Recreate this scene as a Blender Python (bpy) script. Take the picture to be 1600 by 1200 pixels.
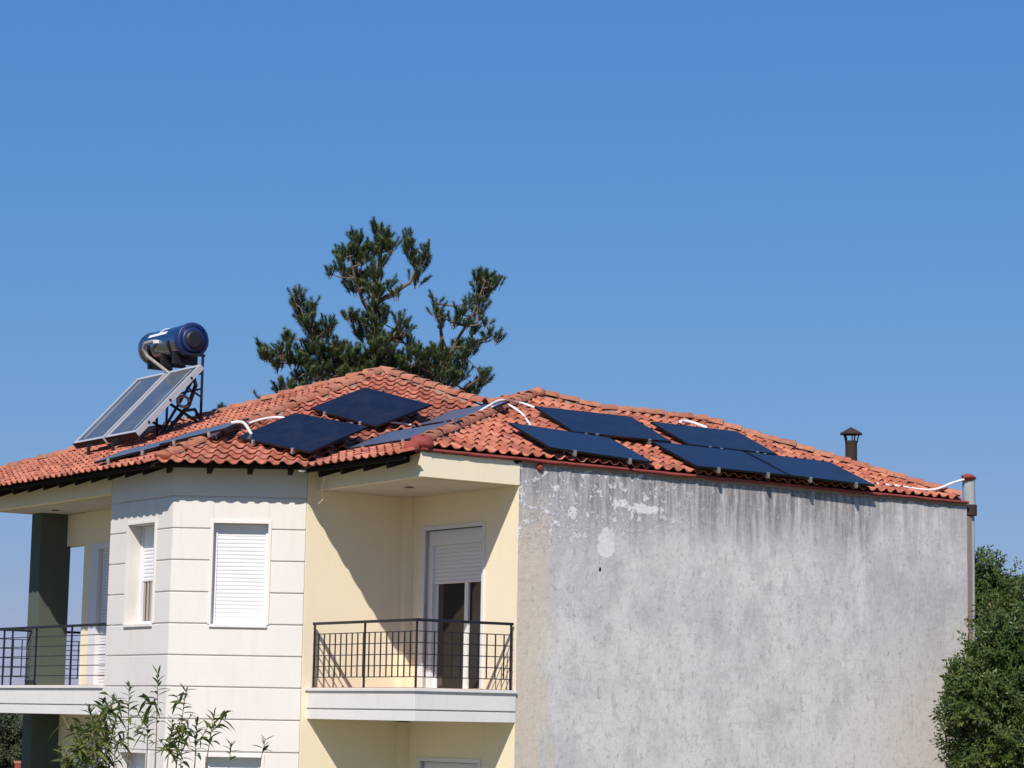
import bpy, bmesh, math, random
from mathutils import Vector, Matrix, noise
random.seed(7)
R = math.radians
scene = bpy.context.scene
for o in list(bpy.data.objects):
    bpy.data.objects.remove(o)
COL = scene.collection

# ------------------------------------------------------------------ camera
CAM_Z = 2.9
F_PX, ROLL, PITCH = 3700.0, math.atan(0.018), R(8.029)
cr, sr, cp, sp = math.cos(ROLL), math.sin(ROLL), math.cos(PITCH), math.sin(PITCH)
cam_d = bpy.data.cameras.new('camera')
cam = bpy.data.objects.new('camera', cam_d)
COL.objects.link(cam)
cam_d.sensor_width = 36.0
cam_d.lens = 36.0 * F_PX / 1600.0
cam_d.clip_start = 0.1
cam_d.clip_end = 6000.0
right = Vector((cr, -sr * sp, sr * cp))
up = Vector((-sr, -cr * sp, cr * cp))
back = Vector((0, -cp, -sp))
cam.matrix_world = Matrix(((right.x, up.x, back.x, 0), (right.y, up.y, back.y, 0), (right.z, up.z, back.z, CAM_Z), (0, 0, 0, 1)))
scene.camera = cam

# ------------------------------------------------------------------ sky, sun, exposure
SUN_DIR = Vector((0.209, 1.021, -1.0)).normalized()      # the way the light travels
world = bpy.data.worlds.new('World')
scene.world = world
world.use_nodes = True
wn, wl = world.node_tree.nodes, world.node_tree.links
wn.clear()
sky = wn.new('ShaderNodeTexSky')
sky.sky_type = 'NISHITA'
sky.sun_disc = False
sky.sun_elevation = R(43.8)
sky.sun_rotation = R(191.6)
sky.altitude = 0
sky.air_density = 1.5
sky.dust_density = 0.0
sky.ozone_density = 6.0
bg = wn.new('ShaderNodeBackground')
bg.inputs['Strength'].default_value = 0.10
wo = wn.new('ShaderNodeOutputWorld')
sepc, comb = wn.new('ShaderNodeSeparateColor'), wn.new('ShaderNodeCombineColor')   # the camera's response to the whole sky, one curve per channel
wl.new(sky.outputs[0], sepc.inputs[0])
for ch, (expo, gain) in enumerate(((1.0, .405), (.62, 1.115), (.30, 3.57))):
    pw, mu = wn.new('ShaderNodeMath'), wn.new('ShaderNodeMath')
    pw.operation, mu.operation = 'POWER', 'MULTIPLY'
    pw.inputs[1].default_value = expo; mu.inputs[1].default_value = gain
    wl.new(sepc.outputs[ch], pw.inputs[0]); wl.new(pw.outputs[0], mu.inputs[0]); wl.new(mu.outputs[0], comb.inputs[ch])
wl.new(comb.outputs[0], bg.inputs[0])
wl.new(bg.outputs[0], wo.inputs[0])

sun_d = bpy.data.lights.new('sun', 'SUN')
sun_d.energy = 5.0
sun_d.angle = R(0.53)
sun_d.color = (1.0, 0.92, 0.83)
sun = bpy.data.objects.new('sun', sun_d)
COL.objects.link(sun)
sun.rotation_euler = SUN_DIR.to_track_quat('-Z', 'Y').to_euler()
sun.location = (-8, -40, 45)

scene.render.engine = 'CYCLES'
scene.view_settings.view_transform = 'Standard'
scene.view_settings.look = 'None'
scene.view_settings.exposure = 0.0
scene.view_settings.gamma = 1.0
scene.view_settings.use_curve_mapping = False

# ------------------------------------------------------------------ helpers
GROUND = -0.4
TH = math.atan(3700 / 5042.0)                 # heading of the long grey wall
CX, CY = -1.34588542, 35.0                    # outer corner of the balcony slab
GV = Vector((math.cos(TH), math.sin(TH), 0))
LV = Vector((-math.sin(TH), math.cos(TH), 0))
ZV = Vector((0, 0, 1))
H = Matrix.Translation((CX, CY, 0)) @ Matrix.Rotation(TH, 4, 'Z')   # house frame -> world
def W(g, l, z):
    return Vector((CX, CY, 0)) + GV * g + LV * l + ZV * z
def at(x, y, Y):
    """point at depth Y seen in direction (x, y) of the 1600 x 1200 photograph"""
    dx, dy = x - 800.0, y - 600.0
    u, w = cr * dx + sr * dy, -sr * dx + cr * dy
    v = Vector((u, F_PX * cp + w * sp, F_PX * sp - w * cp))
    return Vector((0, 0, CAM_Z)) + v * (Y / v.y)
def to_px(P):
    d = P - Vector((0, 0, CAM_Z))
    dep = -d.dot(back)
    return Vector((800 + F_PX * d.dot(right) / dep, 600 - F_PX * d.dot(up) / dep))

class MB:
    """collects faces, then links them as ONE mesh object"""
    def __init__(s):
        s.v, s.f, s.mi, s.sm = [], [], [], []
    def face(s, pts, mi=0, smooth=False):
        n = len(s.v)
        s.v += [tuple(p) for p in pts]
        s.f.append(tuple(range(n, n + len(pts))))
        s.mi.append(mi); s.sm.append(smooth)
        return s
    def grid(s, rows, mi=0, smooth=True, close=False):
        n, m = len(s.v), len(rows[0])
        for r_ in rows:
            s.v += [tuple(p) for p in r_]
        for i in range(len(rows) - 1):
            for j in range(m if close else m - 1):
                k = (j + 1) % m
                s.f.append((n + i * m + j, n + i * m + k, n + (i + 1) * m + k, n + (i + 1) * m + j))
                s.mi.append(mi); s.sm.append(smooth)
        return s
    def box(s, a, b, mi=0, M=None):
        x0, y0, z0 = a; x1, y1, z1 = b
        c = [(x0,y0,z0),(x1,y0,z0),(x1,y1,z0),(x0,y1,z0),(x0,y0,z1),(x1,y0,z1),(x1,y1,z1),(x0,y1,z1)]
        if M is not None:
            c = [tuple(M @ Vector(p)) for p in c]
        n = len(s.v); s.v += c
        for q in ((0,3,2,1),(4,5,6,7),(0,1,5,4),(1,2,6,5),(2,3,7,6),(3,0,4,7)):
            s.f.append(tuple(n + i for i in q)); s.mi.append(mi); s.sm.append(False)
        return s
    def prism(s, poly, z0, z1, mi=0):
        """poly counter-clockwise in plan"""
        n, m = len(s.v), len(poly)
        s.v += [(p[0], p[1], z0) for p in poly] + [(p[0], p[1], z1) for p in poly]
        s.f.append(tuple(n + i for i in reversed(range(m)))); s.f.append(tuple(n + m + i for i in range(m)))
        for i in range(m):
            j = (i + 1) % m
            s.f.append((n + i, n + j, n + m + j, n + m + i))
        s.mi += [mi] * (m + 2); s.sm += [False] * (m + 2)
        return s
    def tube(s, pts, r, n=8, mi=0, caps=True, r1=None):
        pts = [Vector(p) for p in pts]
        rows = []
        ref = None
        for i, p in enumerate(pts):
            t = (pts[min(i + 1, len(pts) - 1)] - pts[max(i - 1, 0)]).normalized()
            if ref is None:
                ref = t.orthogonal().normalized()
            ref = (ref - t * ref.dot(t)).normalized()
            bn = t.cross(ref)
            rr = r[i] if isinstance(r, (list, tuple)) else (r if r1 is None else r + (r1 - r) * i / (len(pts) - 1))
            rows.append([p + (ref * math.cos(2 * math.pi * k / n) + bn * math.sin(2 * math.pi * k / n)) * rr for k in range(n)])
        s.grid(rows, mi, True, True)
        if caps:
            s.face(list(reversed(rows[0])), mi); s.face(rows[-1], mi)
        return s
    def bar(s, a, b, w, h=None, mi=0):
        """square bar from a to b"""
        a, b = Vector(a), Vector(b); h = h or w
        t = (b - a).normalized()
        sd = t.cross(ZV)
        if sd.length < 1e-3: sd = Vector((1, 0, 0))
        sd.normalize(); u_ = sd.cross(t).normalized()
        M = Matrix(((t.x, sd.x, u_.x, a.x), (t.y, sd.y, u_.y, a.y), (t.z, sd.z, u_.z, a.z), (0, 0, 0, 1)))
        return s.box((0, -w / 2, -h / 2), ((b - a).length, w / 2, h / 2), mi, M)
    def mesh(s, name, mats):
        me = bpy.data.meshes.new(name)
        me.from_pydata(s.v, [], s.f)
        if not isinstance(mats, (list, tuple)): mats = [mats]
        for m in mats: me.materials.append(m)
        me.polygons.foreach_set('material_index', s.mi)
        me.polygons.foreach_set('use_smooth', s.sm)
        me.update()
        return me
    def build(s, name, mats, parent=None, loc=None, bevel=0):
        o = bpy.data.objects.new(name, s.mesh(name, mats))
        COL.objects.link(o)
        if parent is not None: o.parent = parent
        if loc is not None: o.location = loc
        if bevel:
            b = o.modifiers.new('bevel', 'BEVEL'); b.width = bevel; b.segments = 2; b.limit_method = 'ANGLE'; b.angle_limit = R(40)
        return o
def tag(o, label, cat, group=None, kind=None):
    if label: o['label'] = label
    if cat: o['category'] = cat
    if group: o['group'] = group
    if kind: o['kind'] = kind
    return o
def empty(name, M):
    o = bpy.data.objects.new(name, None)
    COL.objects.link(o)
    o.empty_display_size = 0.2
    o.matrix_world = M
    return o

# ------------------------------------------------------------------ materials
def mat(name, col=(.5, .5, .5), rough=.7, metal=0., spec=.5):
    m = bpy.data.materials.new(name); m.use_nodes = True
    b = m.node_tree.nodes['Principled BSDF']
    b.inputs['Base Color'].default_value = (*col, 1)
    b.inputs['Roughness'].default_value = rough
    b.inputs['Metallic'].default_value = metal
    b.inputs['Specular IOR Level'].default_value = spec
    return m
class NT:
    def __init__(s, m):
        s.t = m.node_tree; s.b = s.t.nodes['Principled BSDF']
        s.out = [n for n in s.t.nodes if n.type == 'OUTPUT_MATERIAL'][0]
    def n(s, typ, **k):
        x = s.t.nodes.new(typ)
        for a, v in k.items(): setattr(x, a, v)
        return x
    def l(s, a, b): s.t.links.new(a, b)
    def coord(s, kind='Object'): return s.n('ShaderNodeTexCoord').outputs[kind]
    def map(s, v, scale=(1,1,1), loc=(0,0,0)):
        x = s.n('ShaderNodeMapping'); x.inputs['Scale'].default_value = scale; x.inputs['Location'].default_value = loc
        s.l(v, x.inputs['Vector']); return x.outputs[0]
    def noise(s, v, scale=5, detail=4, rough=.55, dist=0):
        x = s.n('ShaderNodeTexNoise'); x.inputs['Scale'].default_value = scale; x.inputs['Detail'].default_value = detail
        x.inputs['Roughness'].default_value = rough; x.inputs['Distortion'].default_value = dist
        if v is not None: s.l(v, x.inputs['Vector'])
        return x.outputs['Fac']
    def ramp(s, f, a, b, c0=0., c1=1.):
        x = s.n('ShaderNodeMapRange'); x.inputs['From Min'].default_value = a; x.inputs['From Max'].default_value = b
        x.inputs['To Min'].default_value = c0; x.inputs['To Max'].default_value = c1; x.interpolation_type = 'SMOOTHSTEP'
        s.l(f, x.inputs['Value']); return x.outputs[0]
    def math(s, op, a, b=None):
        x = s.n('ShaderNodeMath', operation=op)
        for i, q in enumerate((a, b)):
            if q is None: continue
            if isinstance(q, (int, float)): x.inputs[i].default_value = q
            else: s.l(q, x.inputs[i])
        return x.outputs[0]
    def mix(s, f, a, b):
        x = s.n('ShaderNodeMix', data_type='RGBA')
        for i, q in ((0, f), (6, a), (7, b)):
            if isinstance(q, (int, float)): x.inputs[i].default_value = q
            elif isinstance(q, tuple): x.inputs[i].default_value = (*q, 1)
            else: s.l(q, x.inputs[i])
        return x.outputs[2]
    def sep(s, v):
        x = s.n('ShaderNodeSeparateXYZ'); s.l(v, x.inputs[0]); return x.outputs
    def bump(s, h, strength=.3, dist=.02):
        x = s.n('ShaderNodeBump'); x.inputs['Strength'].default_value = strength; x.inputs['Distance'].default_value = dist
        s.l(h, x.inputs['Height']); s.l(x.outputs[0], s.b.inputs['Normal'])
    def col(s, c): s.l(c, s.b.inputs['Base Color'])

def plaster(name, c, dirt=.12, bump=.25):
    m = mat(name, c, .85, spec=.25); t = NT(m)
    v = t.coord()
    big = t.noise(v, 1.3, 5, .6)
    st = t.noise(t.map(v, (5, 5, .5)), 1.6, 5, .6)
    fine = t.noise(v, 60, 3, .6)
    dark = tuple(x * (1 - dirt) * k for x, k in zip(c, (1, .985, .95)))
    lite = tuple(min(1, x * (1 + dirt * .3)) for x in c)
    a = t.mix(t.ramp(big, .35, .68), lite, c)
    a = t.mix(t.math('MULTIPLY', t.ramp(st, .5, .75), .4), a, dark)
    a = t.mix(t.math('MULTIPLY', t.ramp(fine, .55, .75), .25), a, dark)
    run = t.noise(t.map(v, (9, 9, .35), (2, 2, 0)), 1.0, 6, .75)
    a = t.mix(t.math('MULTIPLY', t.math('MULTIPLY', t.ramp(run, .56, .72), t.ramp(t.noise(v, .8, 3), .45, .6)), dirt * 2.2), a, tuple(x * .62 for x in c))
    t.col(a); t.bump(t.math('ADD', fine, t.math('MULTIPLY', t.noise(v, 5, 4), 1.5)), bump, .005)
    return m
M_WHITE = plaster('white_plaster', (.705, .674, .628), .10)
M_SLAB = plaster('white_slab_paint', (.73, .705, .67), .14)
M_CREAM = plaster('cream_plaster', (.86, .765, .565), .05)
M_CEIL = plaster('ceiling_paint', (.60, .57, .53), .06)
M_GREENP = plaster('green_paint', (.085, .105, .085), .1)

# old whitewashed cement of the blind wall (object x = along the wall, z = height)
M_GREY = mat('weathered_cement', (.6, .59, .6), .92, spec=.2)
t = NT(M_GREY); v = t.coord(); X_, Y_, Z_ = t.sep(v)
wall_c = t.mix(t.ramp(t.math('ADD', t.noise(t.map(v, (1, 1, .75)), .9, 7, .66, .3), t.math('ADD', t.ramp(Z_, 5.6, 3.4, -.03, .05), t.ramp(X_, 5, 11, -.02, .04))), .38, .62), (.515, .50, .495), (.655, .632, .612))
wall_c = t.mix(t.math('MULTIPLY', t.ramp(t.noise(t.map(v, (1.3, 1, .8), (3, 0, 1)), 2.1, 8, .72, .5), .50, .66), .55), wall_c, (.39, .378, .378))
wall_c = t.mix(t.math('MULTIPLY', t.ramp(t.noise(t.map(v, (1.3, 1, .9), (9, 0, 4)), 2.6, 8, .76, .3), .53, .67), .5), wall_c, (.74, .715, .695))
wall_c = t.mix(t.math('MULTIPLY', t.ramp(t.noise(t.map(v, (2.0, 1, 1.0), (1, 0, 7)), 5.0, 7, .78), .53, .66), .7), wall_c, (.30, .29, .29))
wall_c = t.mix(t.math('MULTIPLY', t.ramp(t.noise(t.map(v, (1.6, 1, 1.1), (4, 0, 2)), 9, 6, .75), .56, .68), .55), wall_c, (.72, .70, .685))
# rain streaks below the coping
streak = t.noise(t.map(v, (5.5, 1, .45), (5, 0, 0)), 1.3, 6, .7)
top = t.ramp(t.math('ADD', Z_, t.math('MULTIPLY', t.noise(t.map(v, (1.1, 1, .2), (7, 0, 0)), 1.4, 5, .7), 1.9)), 6.45, 7.55)
wall_c = t.mix(t.math('MULTIPLY', t.math('MULTIPLY', t.math('MULTIPLY', top, t.ramp(X_, 8, 11.5, 1, .35)), t.ramp(streak, .34, .60)), .85), wall_c, (.15, .145, .155))
wall_c = t.mix(t.math('MULTIPLY', t.ramp(t.noise(t.map(v, (8, 1, .5), (2, 0, 5)), 1.2, 6, .75), .58, .72), .38), wall_c, (.27, .26, .28))
crust = t.ramp(t.math('ADD', Z_, t.math('MULTIPLY', t.noise(v, 9, 5, .7), .5)), 6.93, 7.06)
wall_c = t.mix(t.math('MULTIPLY', crust, .8), wall_c, (.16, .14, .13))
# beige strip along the cream corner
bei = t.ramp(t.math('ADD', X_, t.math('MULTIPLY', t.noise(t.map(v, (3, 1, .5)), 2, 4, .6), 1.0)), 2.75, 3.1, 1, 0)
low = t.ramp(Z_, 6.6, 5.6)
wall_c = t.mix(t.math('MULTIPLY', t.math('MULTIPLY', bei, low), .8), wall_c, (.62, .53, .41))
warm = t.ramp(t.math('ADD', t.math('SUBTRACT', X_, Z_), t.math('MULTIPLY', t.noise(v, 1.5, 4), 2)), 6.5, 10)
wall_c = t.mix(t.math('MULTIPLY', warm, .45), wall_c, (.60, .555, .52))
# flaked white paint high on the left
reg = t.math('MULTIPLY', t.ramp(t.math('ADD', Z_, t.math('MULTIPLY', X_, -.14)), 5.0, 5.45), t.ramp(X_, 6.5, 3.4))
fl = t.noise(t.map(v, (1, 1, 1.2), (2, 0, 3)), 5.0, 9, .82)
wall_c = t.mix(t.math('MULTIPLY', t.math('MULTIPLY', reg, t.ramp(fl, .525, .54)), .9), wall_c, (.78, .76, .765))
wall_c = t.mix(t.math('MULTIPLY', t.math('MULTIPLY', reg, t.math('MULTIPLY', t.ramp(fl, .50, .51), t.ramp(fl, .53, .52))), .7), wall_c, (.24, .23, .24))
# white band and shield shaped patch
def blob(gx, gz, rx, rz, wob=.5):
    dx = t.math('DIVIDE', t.math('SUBTRACT', X_, gx), rx); dz = t.math('DIVIDE', t.math('SUBTRACT', Z_, gz), rz)
    d = t.math('ADD', t.math('MULTIPLY', dx, dx), t.math('MULTIPLY', dz, dz))
    d = t.math('ADD', d, t.math('MULTIPLY', t.math('SUBTRACT', t.noise(v, 6, 8, .8), .5), wob * 6))
    return t.ramp(d, 1.06, .94)
wall_c = t.mix(t.math('MULTIPLY', blob(3.56, 5.64, .17, .25, .55), .85), wall_c, (.76, .74, .735))
wall_c = t.mix(t.math('MULTIPLY', blob(4.35, 6.23, .34, .07, 1.6), .9), wall_c, (.80, .78, .785))
wall_c = t.mix(t.math('MULTIPLY', blob(3.85, 6.30, .13, .05, 1.6), .9), wall_c, (.80, .78, .785))
hl_ = t.noise(t.map(v, (.35, 1, 5), (8, 0, 1)), 1.6, 6, .7)          # trowel lifts
wall_c = t.mix(t.math('MULTIPLY', t.ramp(hl_, .56, .68), .35), wall_c, (.40, .39, .395))
hole = blob(3.44, 5.22, .02, .032, 1.2)
wall_c = t.mix(hole, wall_c, (.03, .03, .03))
vor = t.n('ShaderNodeTexVoronoi', feature='DISTANCE_TO_EDGE'); vor.inputs['Scale'].default_value = .55
wob = t.n('ShaderNodeTexNoise'); wob.inputs['Scale'].default_value = 3.0; wob.inputs['Detail'].default_value = 7; t.l(v, wob.inputs['Vector'])
vm = t.n('ShaderNodeVectorMath', operation='MULTIPLY_ADD'); t.l(wob.outputs['Color'], vm.inputs[0]); vm.inputs[1].default_value = (.5, .5, .5); t.l(v, vm.inputs[2]); t.l(vm.outputs[0], vor.inputs['Vector'])
crack = t.math('MULTIPLY', t.ramp(vor.outputs['Distance'], .004, .001), t.ramp(t.noise(v, 1.1, 3), .50, .60))
wall_c = t.mix(t.math('MULTIPLY', crack, .28), wall_c, (.16, .155, .155))
# darker re-rendered rectangle near the far end
rect = t.math('MULTIPLY', t.math('MULTIPLY', t.ramp(X_, 9.1, 9.5), t.ramp(X_, 11.22, 11.14)), t.math('MULTIPLY', t.ramp(Z_, 5.86, 5.80), t.ramp(Z_, 3.4, 4.6)))
wall_c = t.mix(t.math('MULTIPLY', rect, .28), wall_c, (.40, .39, .41))
scf = t.noise(t.map(v, (1, 1, .8), (6, 0, 6)), 13, 7, .8)
wall_c = t.mix(t.math('MULTIPLY', t.ramp(scf, .55, .62), .45), wall_c, (.70, .68, .69))
wall_c = t.mix(t.math('MULTIPLY', t.ramp(scf, .46, .37), .55), wall_c, (.30, .29, .295))
fine = t.noise(v, 45, 4, .65)
wall_c = t.mix(t.math('MULTIPLY', t.ramp(fine, .56, .74), .35), wall_c, (.36, .35, .36))
sp_ = t.noise(v, 22, 3, .6)
wall_c = t.mix(t.math('MULTIPLY', t.ramp(sp_, .69, .735), .75), wall_c, (.2, .19, .19))
t.col(wall_c)
t.bump(t.math('ADD', t.math('MULTIPLY', fine, .5), t.math('ADD', t.math('MULTIPLY', t.math('MULTIPLY', reg, t.ramp(fl, .515, .54)), .6), t.noise(v, 6, 6, .7))), .5, .018)

# clay tiles
def tile_material(name, c0, c1, c2, lichen=.35):
    m = mat(name, c0, .82, spec=.3); t = NT(m)
    geo = t.n('ShaderNodeNewGeometry').outputs['Position']
    rnd = t.n('ShaderNodeObjectInfo').outputs['Random']
    att = t.n('ShaderNodeAttribute', attribute_name='tint').outputs['Fac']
    k = t.math('FRACT', t.math('ADD', rnd, att))
    a = t.mix(t.ramp(k, 0, .6), c0, c1)
    a = t.mix(t.ramp(k, .72, 1.0), a, c2)
    a = t.mix(t.math('MULTIPLY', t.ramp(t.noise(geo, 1.1, 5, .6), .4, .65), .4), a, c2)
    a = t.mix(t.math('MULTIPLY', t.ramp(t.noise(geo, 9, 6, .75), .50, .66), .7), a, tuple(x * .48 for x in c0))
    a = t.mix(t.math('MULTIPLY', t.ramp(t.noise(geo, 5, 6, .75, .6), .62, .70), lichen), a, (.33, .29, .20))
    a = t.mix(t.math('MULTIPLY', t.ramp(t.noise(geo, 24, 4, .7), .64, .72), .4), a, (.60, .52, .44))
    t.col(a); t.bump(t.noise(geo, 55, 4, .6), .3, .006)
    return m
M_TILE = tile_material('clay_tile', (.42, .126, .070), (.57, .215, .130), (.28, .09, .058), .6)
M_CAP = tile_material('ridge_clay', (.38, .13, .075), (.46, .195, .115), (.32, .14, .095), .95)
M_REDP = plaster('red_sealant_paint', (.27, .058, .048), .3, .5)
M_MORTAR = plaster('mortar', (.27, .21, .17), .35, .8)
M_WOOD = mat('dark_rafter_wood', (.022, .013, .009), .9, spec=.2)
M_BOARD = mat('soffit_board', (.05, .03, .018), .9, spec=.2)
M_IRON = mat('black_iron', (.012, .012, .016), .45, spec=.5)
M_PVC = mat('white_pvc', (.82, .82, .83), .35)
M_SHUT = mat('shutter_white', (.74, .74, .765), .4)
M_GLASS = mat('window_glass', (.010, .010, .012), .05, spec=.3)
M_CURT = mat('curtain', (.36, .31, .28), .9)
M_CURTD = mat('dark_curtain', (.10, .085, .075), .9)
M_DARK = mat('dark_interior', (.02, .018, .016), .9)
M_RUST = plaster('rusty_iron', (.04, .026, .022), .5, .6)
M_ALU = mat('aluminium', (.70, .70, .71), .35, .85)
M_GALV = plaster('galvanised_sheet', (.33, .36, .38), .3, .3)
M_PFRAME = mat('black_anodised_frame', (.012, .012, .014), .4, .3)
M_CONDUIT = mat('white_conduit', (.80, .80, .80), .5)
# photovoltaic glass: near-black cells under glass; modules seen at a grazing angle get added sheen and paler grey
def pv(name, sheen, mixd, rough, spec):
    m = mat(name, (.006, .0065, .010), .16, spec=spec); t = NT(m); v = t.coord()
    dust = t.noise(v, 2.5, 6, .65)
    br = t.n('ShaderNodeTexBrick', offset=0.0)
    br.inputs['Scale'].default_value = 1; br.inputs['Brick Width'].default_value = .166; br.inputs['Row Height'].default_value = .166; br.inputs['Mortar Size'].default_value = .003
    t.l(t.map(v, (1, 1, 1), (.083, .083, 0)), br.inputs['Vector'])
    br.inputs['Color1'].default_value = (.006, .007, .014, 1); br.inputs['Color2'].default_value = (.008, .009, .017, 1); br.inputs['Mortar'].default_value = (.013, .014, .022, 1)
    t.col(t.mix(t.math('MULTIPLY', t.ramp(dust, .35, .8), mixd), br.outputs['Color'], (.055, .053, .055)))
    t.l(t.ramp(dust, .3, .7, rough, rough + .1), t.b.inputs['Roughness'])
    t.b.inputs['Sheen Weight'].default_value = sheen; t.b.inputs['Sheen Roughness'].default_value = .35; t.b.inputs['Sheen Tint'].default_value = (.85, .85, .9, 1)
    return m
M_PV = pv('photovoltaic_glass', .02, .25, .16, .13)
M_PVD = pv('pale_photovoltaic_glass', .85, .75, .25, .35)
# solar collector glass
M_COLL = mat('collector_glass', (.08, .092, .10), .14, spec=.6)
t = NT(M_COLL); v = t.coord()
t.col(t.mix(t.ramp(t.noise(v, 1.7, 4), .35, .7), (.075, .088, .098), (.11, .118, .122)))
M_CFRAME = mat('collector_frame', (.47, .48, .50), .5, .2)
M_STEEL = mat('polished_steel', (.30, .32, .36), .2, 1.0)
t = NT(M_STEEL); v = t.coord()
t.l(t.ramp(t.noise(t.map(v, (30, 3, 30)), 3, 3), .3, .7, .14, .28), t.b.inputs['Roughness'])
M_BLUE = mat('blue_plastic', (.008, .024, .105), .45)
M_BLACKP = mat('black_plastic', (.012, .012, .014), .5)
M_PIPE = mat('pipe_lagging', (.27, .25, .235), .6)
M_BARK = plaster('pine_bark', (.16, .105, .075), .4, .8)
M_TWIG = plaster('green_twig', (.20, .155, .09), .3, .4)
def leaf_mat(name, c0, c1, trans=.35, rough=.55):
    m = mat(name, c0, rough, spec=.35); t = NT(m)
    geo = t.n('ShaderNodeNewGeometry')
    k = t.noise(geo.outputs['Position'], 1.6, 4, .6)
    c = t.mix(t.ramp(k, .35, .65), c0, c1)
    c = t.mix(t.math('MULTIPLY', geo.outputs['Random Per Island'], .55), c, tuple(x * .55 for x in c0))
    t.col(c)
    tr = t.n('ShaderNodeBsdfTranslucent'); t.l(c, tr.inputs['Color'])
    ms = t.n('ShaderNodeMixShader'); ms.inputs[0].default_value = trans
    t.l(t.b.outputs[0], ms.inputs[1]); t.l(tr.outputs[0], ms.inputs[2]); t.l(ms.outputs[0], t.out.inputs['Surface'])
    return m
M_NEEDLE = leaf_mat('pine_needles', (.085, .135, .045), (.175, .215, .085), .35)
M_LEAF = leaf_mat('broad_leaves', (.065, .12, .026), (.15, .19, .05), .38, .4)
M_LEAF2 = leaf_mat('hedge_leaves', (.055, .075, .03), (.10, .11, .05), .3)
M_SHRUB = leaf_mat('shrub_leaves', (.085, .145, .032), (.21, .25, .06), .4, .35)

# ------------------------------------------------------------------ ground
m = mat('dry_grass', (.16, .14, .07), .95); t = NT(m); v = t.coord()
t.col(t.mix(t.ramp(t.noise(v, .25, 6, .65), .4, .62), (.11, .12, .045), (.24, .19, .11))); t.bump(t.noise(v, 3, 6), .6, .08)
o = MB().face([(-2500, -600, GROUND), (2500, -600, GROUND), (2500, 4500, GROUND), (-2500, 4500, GROUND)]).build('ground', m)
tag(o, 'flat dry grassy ground below the house', None, kind='structure'); o['category'] = 'ground'

# ------------------------------------------------------------------ house
house = empty('house', H @ Matrix.Translation((0, 0, GROUND)))
tag(house, 'two storey cream house with red tiled hip roof and blind grey side wall', 'house')
OFF = (0, 0, -GROUND)
def hp(mb, name, mats, bevel=0):              # a part of the house (house-frame coordinates)
    return mb.build(name, mats, house, OFF, bevel)

def facet_frame(p0, p1):
    """frame with x along the wall from p0 to p1 (plan), y inwards, z up; outside is on the right of travel"""
    p0, p1 = Vector((*p0, 0)), Vector((*p1, 0))
    x = (p1 - p0).normalized(); y = ZV.cross(x)
    return Matrix(((x.x, y.x, 0, p0.x), (x.y, y.y, 0, p0.y), (0, 0, 1, 0), (0, 0, 0, 1))), (p1 - p0).length
def wall_holes(mb, M, x0, x1, z0, z1, th, holes, y0=0., mi=0):
    """solid wall made of boxes leaving rectangular holes (hx0,hx1,hz0,hz1); holes share columns"""
    cols = sorted(set((h[0], h[1]) for h in holes))
    x = x0
    for a, b in cols:
        if a > x: mb.box((x, y0, z0), (a, y0 + th, z1), mi, M)
        z = z0
        for h in sorted([h for h in holes if h[0] == a], key=lambda q: q[2]):
            mb.box((a, y0, z), (b, y0 + th, h[2]), mi, M); z = h[3]
        mb.box((a, y0, z), (b, y0 + th, z1), mi, M)
        x = b
    if x < x1: mb.box((x, y0, z0), (x1, y0 + th, z1), mi, M)

# --- blind grey wall
ZT = 6.80
NX, NZ = 90, 64
mb = MB()
mb.box((1.84, 0.0, GROUND), (11.74, .25, ZT - .02))
mb.mi[-1] = 1
gw = hp(mb, 'grey_wall', [M_GREY, M_CREAM]); gw['label'] = 'blind weathered grey cement wall with flaking paint'
# --- walls of the recessed balcony
MD, _ = facet_frame((1.84, 3.0), (1.84, 0.0))          # door wall, x runs from the inner corner outwards
DOOR = (.50, 2.08, 3.34, 5.86)
DOOR2 = (.50, 2.08, -.31, 2.20)
mb = MB(); wall_holes(mb, MD, 0, 2.75, GROUND, 6.75, .25, [DOOR, DOOR2]); hp(mb, 'door_wall', M_CREAM)
mb = MB(); mb.box((-.10, 3.0, GROUND), (2.09, 3.25, 6.75)); hp(mb, 'recess_wall', M_CREAM)
mb = MB(); mb.box((1.69, 2.86, 3.301), (1.839, 2.999, 6.419)); mb.box((1.69, 2.86, GROUND), (1.839, 2.999, 2.80)); hp(mb, 'corner_pilaster', M_CREAM)
# --- bay: two rusticated facets
P0, P1_, P2_ = (-1.81, 6.40), (-1.81, 4.24), (-.11, 3.0)
MBL, LBL = facet_frame(P0, P1_)
MBF, LBF = facet_frame(P1_, P2_)
WF = (.645, 1.515, 4.28, 5.87)
WF2 = (.645, 1.515, .63, 2.22)
WL = (.66, 1.58, 4.29, 5.90)
WL2 = (.66, 1.58, .64, 2.25)
EXT = math.tan(R(27))
bay = MB()
wall_holes(bay, MBL, 0, LBL, GROUND, 6.78, .25, [WL, WL2], .025)
wall_holes(bay, MBF, 0, LBF - .02, GROUND, 6.78, .25, [WF, WF2], .025)
bay_wall = hp(bay, 'bay_wall', M_WHITE); bay_wall['label'] = 'white rusticated bay wall'
ZB = [GROUND, .32, .82, 1.315, 1.81, 2.30, 2.80, 3.30, 3.79, 4.285, 4.78, 5.28, 5.78, 6.285, 6.78]
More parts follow.
